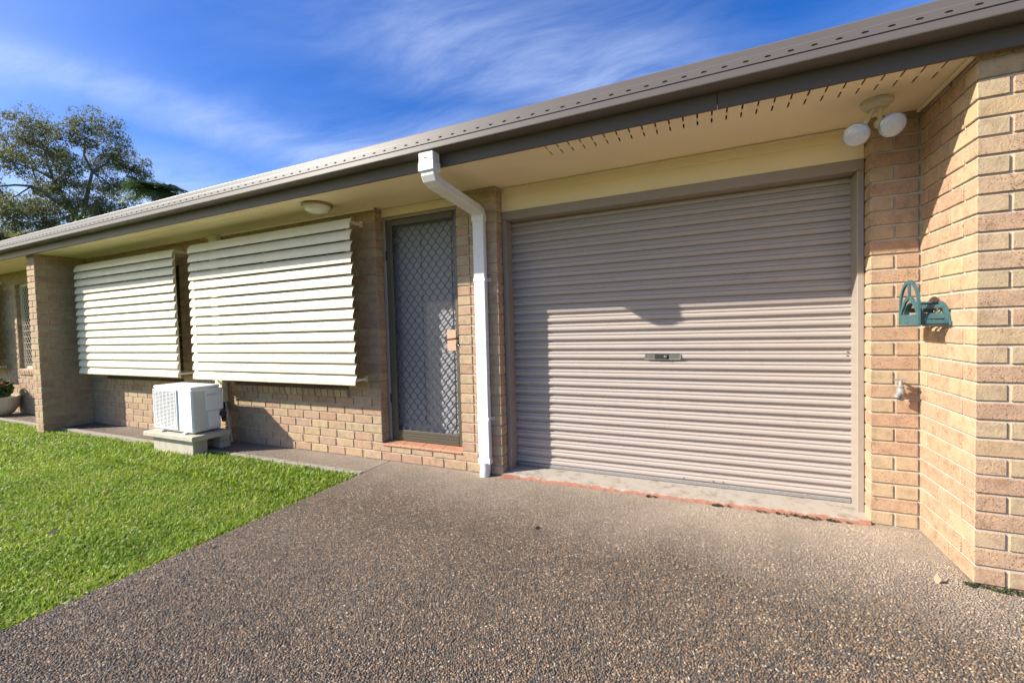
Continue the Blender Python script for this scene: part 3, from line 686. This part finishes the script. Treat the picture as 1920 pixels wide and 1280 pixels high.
# ------------------------------------------------------------------ louvred awnings
def arc_profile(zt):
    pts = []
    for i in range(9):
        t = i / 8; z = zt - .0995 * t; y = -.206 - .034 * t - .012 * math.sin(math.pi * t)
        pts.append((y, z))
    lip = [(pts[-1][0] + .010, pts[-1][1] + .003)]
    back = [(y + .0025, z) for y, z in reversed(pts)]
    return pts + lip + back[0:]
def awning(spec, label):
    x0, x1, zt, zb = spec['x0'], spec['x1'], spec['zt'], spec['zb']
    a = empty('window_awning', ((x0 + x1) / 2, -.2, zb)); tag(a, label, 'awning', 'louvred awnings over the windows')
    pitch = (zt - zb - .0) / 15
    for i in range(15):
        s_ = MB().prism(arc_profile(zt - i * pitch), x0, x1).build('slat', OFFW, a, smooth=True)
    for xs_ in (x0 + .085, (x0 + x1) / 2, x1 - .085):
        MB().box(xs_ - .012, xs_ + .012, -.194, -.166, zb - .01, zt, .002).build('stile', OFFW, a)
        if xs_ == (x0 + x1) / 2: continue
        for z_ in (zt - .012, zb + .035):
            MB().bar((xs_, -.182, z_), (xs_, -.006, z_ + (-.0 if z_ > 1.5 else .0)), .010, .026).build('bracket_arm', OFFW, a)
            pl_ = MB().box(xs_ - .018, xs_ + .020, -.0065, -.001, z_ - .030, z_ + .030, .001).build('wall_plate', OFFW, a)
            MB().lathe([(.006, 0), (.006, .003)], (xs_ + .006, -.0066, z_ + .004), (0, -1, 0), 10).build('screw', DARK, pl_)
    return a
awning(AWN[0], 'off white louvred awning beside the brick porch pillar')
awning(AWN[1], 'off white louvred awning beside the screen door, above the air conditioner')
awning(AWN[2], 'off white louvred awning on the porch wall beyond the pillar')

# ------------------------------------------------------------------ air conditioner
ac = empty('air_conditioner', (-5.29, -.375, .205)); tag(ac, 'white outdoor air conditioner unit on a concrete slab', 'air conditioner')
ax0, ax1, ay0, ay1, az0, az1 = -5.700, -4.992, -.532, -.235, .222, .716
MB().box(ax0, ax1, ay0, ay1, az0, az1 - .030, .010).build('casing', ACW, ac)
MB().box(ax0 - .003, ax1 + .003, ay0 - .003, ay1 + .003, az1 - .031, az1, .012).build('top_cover', ACW, ac)
gx0, gx1, gz0, gz1 = ax0 + .022, ax0 + .445, az0 + .035, az1 - .050
gr = MB().box(gx0, gx1, ay0 - .0030, ay0 + .002, gz0, gz1).build('grille_recess', plain('grille_shadow', (0.24, 0.24, 0.25), 0.8, 0.2), ac)
fan = MB()
for i in range(5):
    a_ = i * 2 * math.pi / 5; c_, s_ = math.cos(a_), math.sin(a_); cx, cz = (gx0 + gx1) / 2, (gz0 + gz1) / 2
    fan.add([(cx + .03 * c_, ay0 - .0035, cz + .03 * s_), (cx + .18 * math.cos(a_ - .3), ay0 - .0038, cz + .18 * math.sin(a_ - .3)), (cx + .19 * math.cos(a_ + .35), ay0 - .0034, cz + .19 * math.sin(a_ + .35))], [(0, 1, 2)])
fan.build('fan_blades', BLACK, gr)
MB().lathe([(.186, 0), (.186, .0004)], ((gx0 + gx1) / 2, ay0 - .0031, (gz0 + gz1) / 2), (0, -1, 0), 40).build('fan_opening_shade', DARK, gr)  # flat near-black disc, the shade inside the fan opening put into colour
gb = MB(); nb = 27
for i in range(nb):
    z_ = gz0 + (gz1 - gz0) * (i + .5) / nb; gb.box(gx0 + .004, gx1 - .004, ay0 - .013, ay0 - .0055, z_ - .0029, z_ + .0029, .0015)
for i in range(6):
    x_ = gx0 + (gx1 - gx0) * (i + .5) / 6; gb.box(x_ - .003, x_ + .003, ay0 - .0100, ay0 - .0050, gz0, gz1)
gb.build('louvre_bars', ACW, ac, kind='stuff')
fr_ = MB()
fr_.box(gx0 - .014, gx0 + .003, ay0 - .012, ay0 + .001, gz0 - .014, gz1 + .014, .003); fr_.box(gx1 - .003, gx1 + .014, ay0 - .012, ay0 + .001, gz0 - .014, gz1 + .014, .003)
fr_.box(gx0 + .0035, gx1 - .0035, ay0 - .012, ay0 + .001, gz1 - .002, gz1 + .014, .003); fr_.box(gx0 + .0035, gx1 - .0035, ay0 - .012, ay0 + .001, gz0 - .014, gz0 + .002, .003)
fr_.build('grille_frame', ACW, ac)
MB().box(ax1 - .002, ax1 + .004, ay0 + .02, ay1 - .01, az0 + .012, az1 - .05, .002).build('side_panel', ACG, ac)
cv = MB().box(ax1 + .0045, ax1 + .016, ay1 - .170, ay1 + .022, az0 + .215, az1 - .040, .008).build('valve_cover', ACW, ac)
MB().box(ax1 + .0162, ax1 + .0175, ay1 - .150, ay1 - .045, az1 - .115, az1 - .090, .0005).build('grip', ACG, cv)
MB().box(ax1 + .0045, ax1 + .007, ay0 + .035, ay0 + .085, az1 - .150, az1 - .060, .001).build('rating_label', ACG, ac)
MB().box(ax1 + .0045, ax1 + .010, ay1 - .140, ay1 - .02, az0 + .03, az0 + .205, .003).build('lower_cover', ACW, ac)
for x_ in (ax0 + .12, ax1 - .16):
    MB().box(x_, x_ + .05, ay0 - .018, ay1 + .015, .206, .2215, .002).build('foot', ACG, ac)
sb = empty('concrete_pad', (-5.32, -.4, 0)); tag(sb, 'weathered concrete slab on blocks carrying the air conditioner', 'concrete pad')
MB().prism([(-.600, .158), (-.590, .150), (-.205, .150), (-.200, .158), (-.200, .204), (-.590, .204), (-.600, .196)], -5.800, -4.890).build('slab', CONC, sb)
MB().box(-5.72, -4.975, -.545, -.400, -.05, .149, .006).build('block', CONC, sb)
MB().box(-5.20, -4.955, -.275, -.165, .0, .072, .004).build('block', CONC, sb); MB().box(-5.195, -4.96, -.272, -.168, .074, .149, .004).build('block', CONC, sb)
MB().box(-5.64, -5.40, -.275, -.165, .0, .149, .004).build('block', CONC, sb)
cdt = empty('pipe_cover', (-5.285, -.04, .47)); tag(cdt, 'cream pipe cover running up the wall behind the air conditioner', 'pipe cover')
MB().box(-5.360, -5.212, -.066, -.002, .470, SOF - .003, .006).build('duct', OFFW, cdt)
MB().box(-5.365, -5.207, -.071, -.0015, 1.4, 1.46, .004).build('joiner', OFFW, cdt)
MB().tube([(-5.29, -.04, .48), (-5.285, -.045, .42), (-5.20, -.10, .39), (-5.06, -.19, .385), (-4.97, -.225, .38)], .036, 12).build('insulated_pipe', BLACK, cdt, True)
MB().tube([(-5.25, -.05, .48), (-5.20, -.09, .41), (-5.05, -.17, .33), (-4.96, -.222, .31)], .024, 10).build('insulated_pipe', BLACK, cdt, True)
MB().tube([(-5.235, -.030, .475), (-5.21, -.034, .40), (-5.12, -.05, .03), (-5.118, -.052, .0)], .0115, 10).build('drain_pipe', ACG, cdt, True)

# ------------------------------------------------------------------ lights under the eave
ol = empty('ceiling_light', (-3.275, -.325, SOF)); tag(ol, 'round oyster ceiling light under the eave by the screen door', 'ceiling light')
MB().lathe([(.128, -.001), (.134, -.006), (.134, -.020), (.126, -.026)], (-3.275, -.325, SOF), n=32).build('base_ring', LAMPB, ol, True)
MB().lathe([(.122, -.024), (.120, -.036), (.105, -.058), (.075, -.074), (.035, -.082), (.008, -.084)], (-3.275, -.325, SOF), n=32).build('diffuser', LAMPW, ol, True)
MB().lathe([(.007, -.083), (.009, -.088), (.004, -.095)], (-3.275, -.325, SOF), n=12).build('finial', FITTING, ol, True)
fl = empty('floodlight', (.868, -.235, SOF)); tag(fl, 'twin floodlight with two round reflector lamps under the garage eave', 'floodlight')
MB().lathe([(.070, -.001), (.072, -.006), (.070, -.024), (.055, -.034), (.050, -.046), (.012, -.048)], (.868, -.235, SOF), n=28).build('base', FITTING, fl, True)
MB().box(.840, .895, -.310, -.290, SOF - .030, SOF - .012, .002).build('sensor_window', ACG, fl)
def par(face, axis, root):
    f = Vector(face); a = Vector(axis).normalized(); nk = f - a * .112
    hd = MB().lathe([(.017, 0), (.024, .010), (.026, .030), (.036, .055), (.0585, .092), (.0605, .098), (.0605, .103), (.0575, .1085), (.054, .1110)], nk, a, 32).build('reflector_lamp', PAR, fl, True)
    MB().lathe([(.0535, .1080), (.0525, .1125), (.044, .1190), (.031, .1240), (.029, .1230), (.016, .1275), (.014, .1265), (.003, .1285)], nk, a, 28).build('lens', LENS, hd, True)
    hs = MB().tube([nk - a * .052, nk - a * .045, nk + a * .004], [.022, .027, .0275], 16).build('lamp_holder', FITTING, fl, True)
    MB().tube([Vector(root), (Vector(root) + nk - a * .05) / 2 + Vector((0, 0, -.010)), nk - a * .045], .0115, 10).build('knuckle', FITTING, fl, True)
par((.748, -.345, 2.244), (-.30, -.80, -.42), (.852, -.245, SOF - .044))
par((.905, -.350, 2.264), (.10, -.84, -.42), (.884, -.245, SOF - .044))

# ------------------------------------------------------------------ hose hanger and tap
hh = empty('hose_hanger', (1.136, -.247, 1.33)); tag(hh, 'teal plastic hose hanger screwed to the side of the projecting wall', 'hose hanger')
YH, ZB, ZT, HW, XF = -.247, 1.216, 1.458, .122, 1.000
def arch(hw, zt, zb, n=22):
    pts = [(YH - hw, zb), (YH + hw, zb)]; zc = zb + (zt - zb) * .36
    for i in range(n + 1):
        a = math.pi * i / n; pts.append((YH + hw * math.cos(a) , zc + (zt - zc) * math.sin(a) ** .9 if 0 < i < n else zc))
    return pts
def plate_ring(outer, inner, x0, x1):
    mb = MB(); n = len(outer)
    vs = [(x, y, z) for x in (x0, x1) for y, z in outer] + [(x, y, z) for x in (x0, x1) for y, z in inner]
    fs = []
    for i in range(n):
        j = (i + 1) % n
        fs += [(i, j, n + j, n + i), (2 * n + j, 2 * n + i, 3 * n + i, 3 * n + j), (j, i, 2 * n + i, 2 * n + j), (n + i, n + j, 3 * n + j, 3 * n + i)]
    return mb.add(vs, fs)
plate_ring(arch(HW, ZT, ZB), arch(HW - .017, ZT - .018, ZB + .012), XF, XF + .010).build('front_hoop', TEAL, hh)
MB().box(XF + .001, XF + .009, YH - HW + .015, YH + HW - .015, ZB + .008, ZB + .056).build('hoop_foot', TEAL, hh)
MB().bar((XF + .005, YH, ZT - .012), (XF + .005, YH, ZB + .150), .022, .008, (1, 0, 0)).build('spoke', TEAL, hh)
for s_ in (-1, 1):
    pts = [(YH, ZB + .150), (YH + s_ * .045, ZB + .132), (YH + s_ * .090, ZB + .085), (YH + s_ * .108, ZB + .055)]
    sp_ = MB()
    for a_, b_ in zip(pts, pts[1:]): sp_.bar((XF + .005, *a_), (XF + .005, *b_), .020, .009, (1, 0, 0))
    sp_.build('spoke', TEAL, hh)
def saddle_pt(a, r): return (YH + r * math.cos(a), ZB + .008 + (r * 1.12) * math.sin(a))
sd_ = MB()
def shell(a0, a1, x0, x1, r=.104, th_=.006, n=3):
    prof = [saddle_pt(a0 + (a1 - a0) * i / n, r) for i in range(n + 1)] + [saddle_pt(a1 - (a1 - a0) * i / n, r - th_) for i in range(n + 1)]
    sd_.prism(prof, x0, x1, 'x')
shell(0, math.pi, XF + .010, XF + .034, n=20); shell(0, math.pi, 1.112, 1.134, n=20)
nrib = 6
for i in range(nrib):
    a0 = math.pi * (i + .08) / nrib; shell(a0, a0 + math.pi / nrib * .50, XF + .0345, 1.1115)
shell(0, .16, XF + .0345, 1.1115); shell(math.pi - .16, math.pi, XF + .0345, 1.1115)
sd_.build('saddle', TEAL, hh)
MB().box(1.126, 1.1345, YH - .115, YH + .115, ZB - .002, ZB + .020, .002).build('back_plate', TEAL, hh)
for q_ in (-.090, -.030, .030, .090): MB().box(XF + .012, 1.125, YH + q_ - .010, YH + q_ + .010, ZB, ZB + .007, .001).build('floor_bar', TEAL, hh)
tp = empty('garden_tap', (1.040, -.0, .83)); tag(tp, 'small galvanised garden tap low on the garage pier', 'tap')
MB().tube([(1.040, .0, .822), (1.040, -.028, .822)], .0125, 12).build('stem', STEEL, tp, True)
MB().lathe([(.010, -.052), (.0165, -.050), (.0165, -.040), (.013, -.036), (.014, -.020), (.021, -.006), (.021, .010), (.015, .022), (.017, .026), (.017, .034), (.010, .040), (.009, .062), (.006, .066)], (1.032, -.052, .826), (.0, 0, 1), 18).build('body', STEEL, tp, True)
MB().tube([(1.032, -.052, .818), (1.012, -.070, .808), (1.006, -.076, .792)], [.015, .013, .013], 12).build('spout', STEEL, tp, True)
hb = MB()
hb.bar((1.002, -.052, .896), (1.064, -.052, .896), .012, .009); hb.build('handle', STEEL, tp)
MB().bar((1.032, -.084, .8955), (1.032, -.020, .8955), .012, .007).build('handle', STEEL, tp)

# ------------------------------------------------------------------ pot plant by the porch
def leaves(centres, radii, counts, size, asp, droop=0.0, squash=.8):
    V = []; 
    for (c, r, n) in zip(centres, radii, counts):
        u = RNG.normal(size=(n, 3)); u /= np.linalg.norm(u, axis=1)[:, None]; rad = r * RNG.uniform(.25, 1, n) ** .45
        pos = np.array(c) + u * rad[:, None] * np.array([1, 1, squash])
        d = RNG.normal(size=(n, 3)); d[:, 2] -= droop; d /= np.linalg.norm(d, axis=1)[:, None]
        e = np.cross(d, RNG.normal(size=(n, 3))); e /= np.linalg.norm(e, axis=1)[:, None]
        L = size * RNG.uniform(.6, 1.4, n)[:, None]; W = L * asp
        V.append(np.stack([pos - d * L / 2, pos + e * W / 2, pos + d * L / 2, pos - e * W / 2], 1))
    V = np.concatenate(V).reshape(-1, 3); F = np.arange(len(V)).reshape(-1, 4); return V, F
pp_ = empty('potted_plant', (-10.98, -.25, 0)); tag(pp_, 'red flowering plant in a round white pot by the porch wall', 'potted plant')
MB().lathe([(.12, 0), (.17, .03), (.22, .11), (.25, .20), (.26, .28), (.275, .30), (.27, .315), (.24, .31), (.23, .25), (.05, .24)], (-10.98, -.25, .0), n=36).build('pot', POT, pp_, True)
V, F = leaves([(-10.98, -.25, .45), (-10.84, -.28, .42), (-11.1, -.25, .46)], [.20, .15, .17], [420, 240, 240], .065, .6); link('foliage', fast_mesh('foliage', V, F, SHRUB), pp_)
V, F = leaves([(-10.84, -.31, .54), (-10.92, -.34, .56), (-11.05, -.28, .58), (-10.80, -.25, .52)], [.06, .05, .05, .05], [70, 50, 50, 50], .03, .7); link('flowers', fast_mesh('flowers', V, F, FLOWER), pp_)

# ------------------------------------------------------------------ lawn
def blades(n, xr, yr, keep, hl, wid, z0):
    P_ = np.stack([RNG.uniform(*xr, n), RNG.uniform(*yr, n)], 1); P_ = P_[keep(P_)]; n = len(P_)
    az = RNG.uniform(0, 2 * np.pi, n); L = hl * RNG.uniform(.5, 1.35, n); tilt = RNG.uniform(.25, 1.25, n)
    W = wid * RNG.uniform(.6, 1.4, n); dirn = np.stack([np.cos(az), np.sin(az)], 1); sd = np.stack([-np.sin(az), np.cos(az)], 1)
    roll = RNG.normal(0, .5, n)
    b = np.concatenate([P_, np.full((n, 1), z0)], 1)
    def pt(f, bend): return b + np.concatenate([dirn * (L * f * np.sin(tilt * bend))[:, None], (L * f * np.cos(tilt * bend))[:, None]], 1)
    S = np.concatenate([sd, np.zeros((n, 1))], 1) * (W / 2)[:, None]; S[:, 2] = W / 2 * np.sin(roll)
    m, t = pt(.55, .75), pt(1.0, 1.15)
    V = np.stack([b - S * .7, b + S * .7, m + S, t + S * .12, t - S * .12, m - S], 1).reshape(-1, 3)
    i = np.arange(n)[:, None] * 6
    return V, np.concatenate([i + np.array([[0, 1, 2, 5]]), i + np.array([[5, 2, 3, 4]])])
def lawn_edge(P_):
    wob = .016 * np.sin(P_[:, 1] * 5.3) + .014 * np.sin(P_[:, 1] * 13 + 1) + .012 * np.sin(P_[:, 1] * 31) + np.abs(RNG.normal(0, .022, len(P_))) - .012
    wob2 = .015 * np.sin(P_[:, 0] * 7) + RNG.normal(0, .014, len(P_))
    thin = np.sin(P_[:, 0] * 2.1 + 1.3 * np.sin(P_[:, 1] * 1.7)) * np.sin(P_[:, 1] * 2.9 + P_[:, 0] * .8)
    k = (P_[:, 0] < -2.835 + wob) & (RNG.random(len(P_)) < .80 + .35 * thin) & (P_[:, 1] < -.385 + wob2 * 1.6)
    k &= ~((P_[:, 0] > -5.74) & (P_[:, 0] < -4.955) & (P_[:, 1] > -.565)) & ~((P_[:, 0] > XP0 - .02) & (P_[:, 0] < XP1 + .02) & (P_[:, 1] > YP - .02))
    return k
parts = [blades(215000, (-6.0, -2.7), (-3.3, -.36), lawn_edge, .034, .0060, -.040), blades(110000, (-11.5, -6.0), (-2.6, -.36), lawn_edge, .040, .0085, -.042),
         blades(16000, (-14, -5.0), (-5.0, -2.2), lawn_edge, .05, .014, -.045), blades(26000, (-6.2, -2.8), (-.95, -.36), lawn_edge, .062, .0095, -.042), blades(24000, (-2.99, -2.76), (-3.2, -.36), lawn_edge, .040, .006, -.04)]
o = 0; VV = []; FF = []
for V, F in parts: VV.append(V); FF.append(F + o); o += len(V)
lg = link('lawn_grass', fast_mesh('lawn_grass', np.concatenate(VV), np.concatenate(FF), GRASS)); tag(lg, 'bright green broad leaved lawn beside the driveway', 'grass', kind='stuff')
V, F = leaves([(x, y, .008) for x, y in ((-3.6, -1.05), (-3.05, -1.6), (-4.4, -1.5), (-3.3, -1.9), (-2.68, -1.72), (-5.3, -1.1), (-3.9, -2.0), (-1.0, -.8), (-3.4, -1.4), (-2.95, -1.95), (.98, -.62))], [.02] * 11, [1] * 11, .045, .45)
ll = link('leaf_litter', fast_mesh('leaf_litter', V, F, LITTER)); tag(ll, 'few dry curled leaves scattered over lawn and driveway', 'leaf litter', kind='stuff')
cs = []; rs = []; ns = []
for x0, x1, n in ((-.42, -.34, 4), (-.02, .18, 9), (.36, .60, 10), (.62, .80, 8), (.30, .34, 2)):
    for i in range(n): cs.append((random.uniform(x0, x1), -.040 + random.uniform(-.012, .012), .008)); rs.append(random.uniform(.008, .02)); ns.append(26)
for i in range(16): cs.append((random.uniform(1.10, 1.36), YN - .012 - abs(random.gauss(0, .022)), .004)); rs.append(.018); ns.append(50)
V, F = leaves(cs, rs, ns, .011, .5, squash=.3); V[:, 2] = np.maximum(V[:, 2], .001)
wd = link('weeds', fast_mesh('weeds', V, F, WEED)); tag(wd, 'dark moss and tiny weeds along the threshold and wall foot', 'weeds', kind='stuff')

# ------------------------------------------------------------------ trees behind the house
gum = empty('gum_tree', (-23.9, 5.6, -.05)); tag(gum, 'tall spreading gum tree rising behind the roof', 'tree')
limb = MB()
J = dict(a=(-23.9, 5.6, -.1), b=(-23.7, 5.65, 4.2), c=(-23.36, 5.52, 6.4), d=(-23.77, 5.08, 7.7), e=(-24.34, 4.68, 8.1), f=(-24.6, 3.9, 8.3), g=(-24.5, 5.15, 8.9), h=(-23.5, 5.9, 6.8), i=(-24.1, 6.44, 8.5), j=(-24.3, 6.34, 9.9), k=(-24.1, 7.08, 9.4), l=(-23.6, 4.4, 7.2), m=(-23.9, 3.6, 7.0))
def br(keys, r0, r1):
    pts = []
    ks = [Vector(J[q]) for q in keys]
    for p, q in zip(ks, ks[1:]):
        for t in (0, .5): pts.append(p.lerp(q, t) + (Vector((random.gauss(0, .07), random.gauss(0, .07), random.gauss(0, .05))) if t else Vector()))
    pts.append(ks[-1]); n = len(pts); limb.tube(pts, [r0 + (r1 - r0) * i / (n - 1) for i in range(n)], 8)
br('ab', .26, .19); br('bcd', .14, .07); br('de', .06, .035); br('ef', .035, .015); br('dg', .05, .015); br('bhi', .12, .05); br('ij', .06, .02); br('ik', .055, .02); br('clm', .08, .025)
CL = [(-24.61,4.17,9.53,0.87),(-24.33,4.54,9.99,0.87),(-25.07,5.24,10.39,0.91),(-25.04,5.61,10.10,0.77),(-23.92,4.00,8.41,0.97),(-24.54,4.79,9.13,1.01),(-25.33,5.59,9.26,0.84),(-25.12,5.92,9.56,0.56),(-23.75,5.82,10.35,0.60),(-23.54,6.17,10.52,0.74),(-23.44,6.65,10.29,0.81),(-23.39,7.07,9.94,0.81),(-23.41,7.44,9.43,0.74),(-23.37,7.76,9.11,0.60),(-24.76,6.36,10.11,0.49),(-24.63,6.93,9.84,0.63),(-24.56,7.44,9.41,0.63),(-24.87,6.81,9.25,0.49),(-23.40,5.46,8.52,0.65),(-23.63,5.20,8.05,0.65),(-23.44,5.77,7.98,0.71),(-24.82,4.98,7.97,0.47),(-23.90,4.96,7.39,0.39),(-24.01,6.89,8.31,0.67),(-23.84,7.29,8.28,0.67),(-23.32,6.47,7.39,0.71),(-22.65,5.60,7.05,0.81),(-22.84,5.11,7.02,0.75),(-23.04,4.79,6.69,0.68),(-23.26,4.14,6.65,0.62),(-23.38,3.76,6.67,0.56),(-22.44,3.73,6.14,0.72),(-22.60,3.38,5.88,0.66),(-22.34,4.10,6.02,0.72),(-22.61,3.62,5.47,0.78),(-22.24,4.48,5.90,0.72),(-21.99,5.00,6.19,0.72),(-22.69,5.84,6.48,0.68),(-21.79,3.05,5.07,0.69),(-21.58,3.69,5.17,0.57),(-22.38,6.41,6.79,0.56),(-23.01,7.17,7.42,0.39),(-24.89,3.75,9.02,1.01),(-25.30,3.67,7.65,1.01),(-23.71,3.18,5.89,0.93)]
cs = []; rs = []; ns = []
tips = [Vector(J[q]) for q in 'defghijklm'] + [Vector(J['c'])]
for x, y, z, r in CL:
    z -= .35; r *= .9
    n_ = max(6, int(12 * r / .7))
    for i in range(n_):
        u = Vector((random.gauss(0, 1), random.gauss(0, 1), random.gauss(0, .75))); u = u.normalized() * r * random.uniform(.35, 1.05)
        cs.append((x + u.x, y + u.y, z + u.z)); rs.append(random.uniform(.22, .46)); ns.append(random.randint(85, 150))
    t0 = min(tips, key=lambda q: (q - Vector((x, y, z))).length); c = Vector((x, y, z)); md = t0.lerp(c, .5) + Vector((random.gauss(0, .15), random.gauss(0, .15), -.08))
    limb.tube([t0, md, c], [.032, .022, .01], 5)
    for i in range(4):
        q = cs[-1 - random.randrange(n_)]; limb.tube([md.lerp(c, .6), q], [.013, .005], 4)
limb.build('trunk', BARK, gum, True)
V, F = leaves(cs, rs, ns, .105, .27, droop=1.0, squash=.75); link('crown', fast_mesh('crown', V, F, GUM), gum)
palm = empty('palm_tree', (-16.6, 4.95, -.05)); tag(palm, 'feathery palm crown showing above the gutter beside the gum tree', 'tree')
PC = Vector((-16.55, 5.0, 5.95)); MB().tube([(-16.6, 4.95, -.1), (-16.60, 4.96, 3), PC], [.16, .13, .10], 10).build('trunk', BARK, palm, True)
PV = []; 
for i in range(19):
    az = i * 2.4 + random.uniform(-.2, .2); up = random.uniform(.45, 1.5); L = random.uniform(.9, 1.25); hd = Vector((math.cos(az), math.sin(az), 0)); prev = PC
    for s_ in range(1, 27):
        t = s_ / 26; p = PC + hd * (L * t * math.cos(up * .55)) + Vector((0, 0, L * (math.sin(up) * t - 1.25 * t * t * (1.05 - .42 * up))))
        tg = (p - prev).normalized(); sdv = tg.cross(Vector((0, 0, 1))).normalized()
        for sg in (-1, 1):
            for q in range(2):
                ld = (sdv * sg + tg * .55 + Vector((random.gauss(0, .18), random.gauss(0, .18), -.35 + random.gauss(0, .2)))).normalized(); l_ = .42 * math.sin(math.pi * (.12 + .84 * t)) + .05
                w_ = tg * .02; b0 = prev.lerp(p, q * .5)
                PV += [b0 - w_, b0 + w_, b0 + ld * l_ + w_ * .15, b0 + ld * l_ - w_ * .15]
        PV += [prev + sdv * .012, prev - sdv * .012, p - sdv * .01, p + sdv * .01]; prev = p
PV = np.array([tuple(v) for v in PV]); link('crown', fast_mesh('crown', PV, np.arange(len(PV)).reshape(-1, 4), PALMM), palm)
def bush(name, base, blobs, mat, label, size=.12, dens=900):
    b = empty(name, base); tag(b, label, 'tree'); st = MB(); B = Vector(base)
    cs = []; rs = []; ns = []
    for x, y, z, r in blobs:
        st.tube([B, B.lerp(Vector((x, y, z)), .55) + Vector((.1, 0, 0)), (x, y, z)], [.09, .05, .02], 6)
        for i in range(10):
            u = Vector((random.gauss(0, 1), random.gauss(0, 1), random.gauss(0, .8))).normalized() * r * random.uniform(.3, 1.0)
            cs.append((x + u.x, y + u.y, z + u.z)); rs.append(r * .42); ns.append(int(dens / 10))
    st.build('trunk', BARK, b, True); V, F = leaves(cs, rs, ns, size, .42); link('crown', fast_mesh('crown', V, F, mat), b)
bush('broadleaf_tree', (-16.5, 3.0, -.05), [(-16.45, 3.1, 4.35, .45), (-16.5, 3.45, 4.45, .4), (-16.3, 2.75, 4.0, .45)], SHRUB, 'bright green bushy tree top peeping over the gutter under the gum tree', .11, 1100)
bush('small_gum_tree', (-20.0, 1.9, -.05), [(-20.0, 1.9, 4.1, .6), (-19.7, 2.3, 4.3, .5), (-20.2, 1.4, 4.4, .6), (-19.8, 2.8, 4.35, .45)], GUM, 'low olive green tree at the end of the roof', .12, 1100)
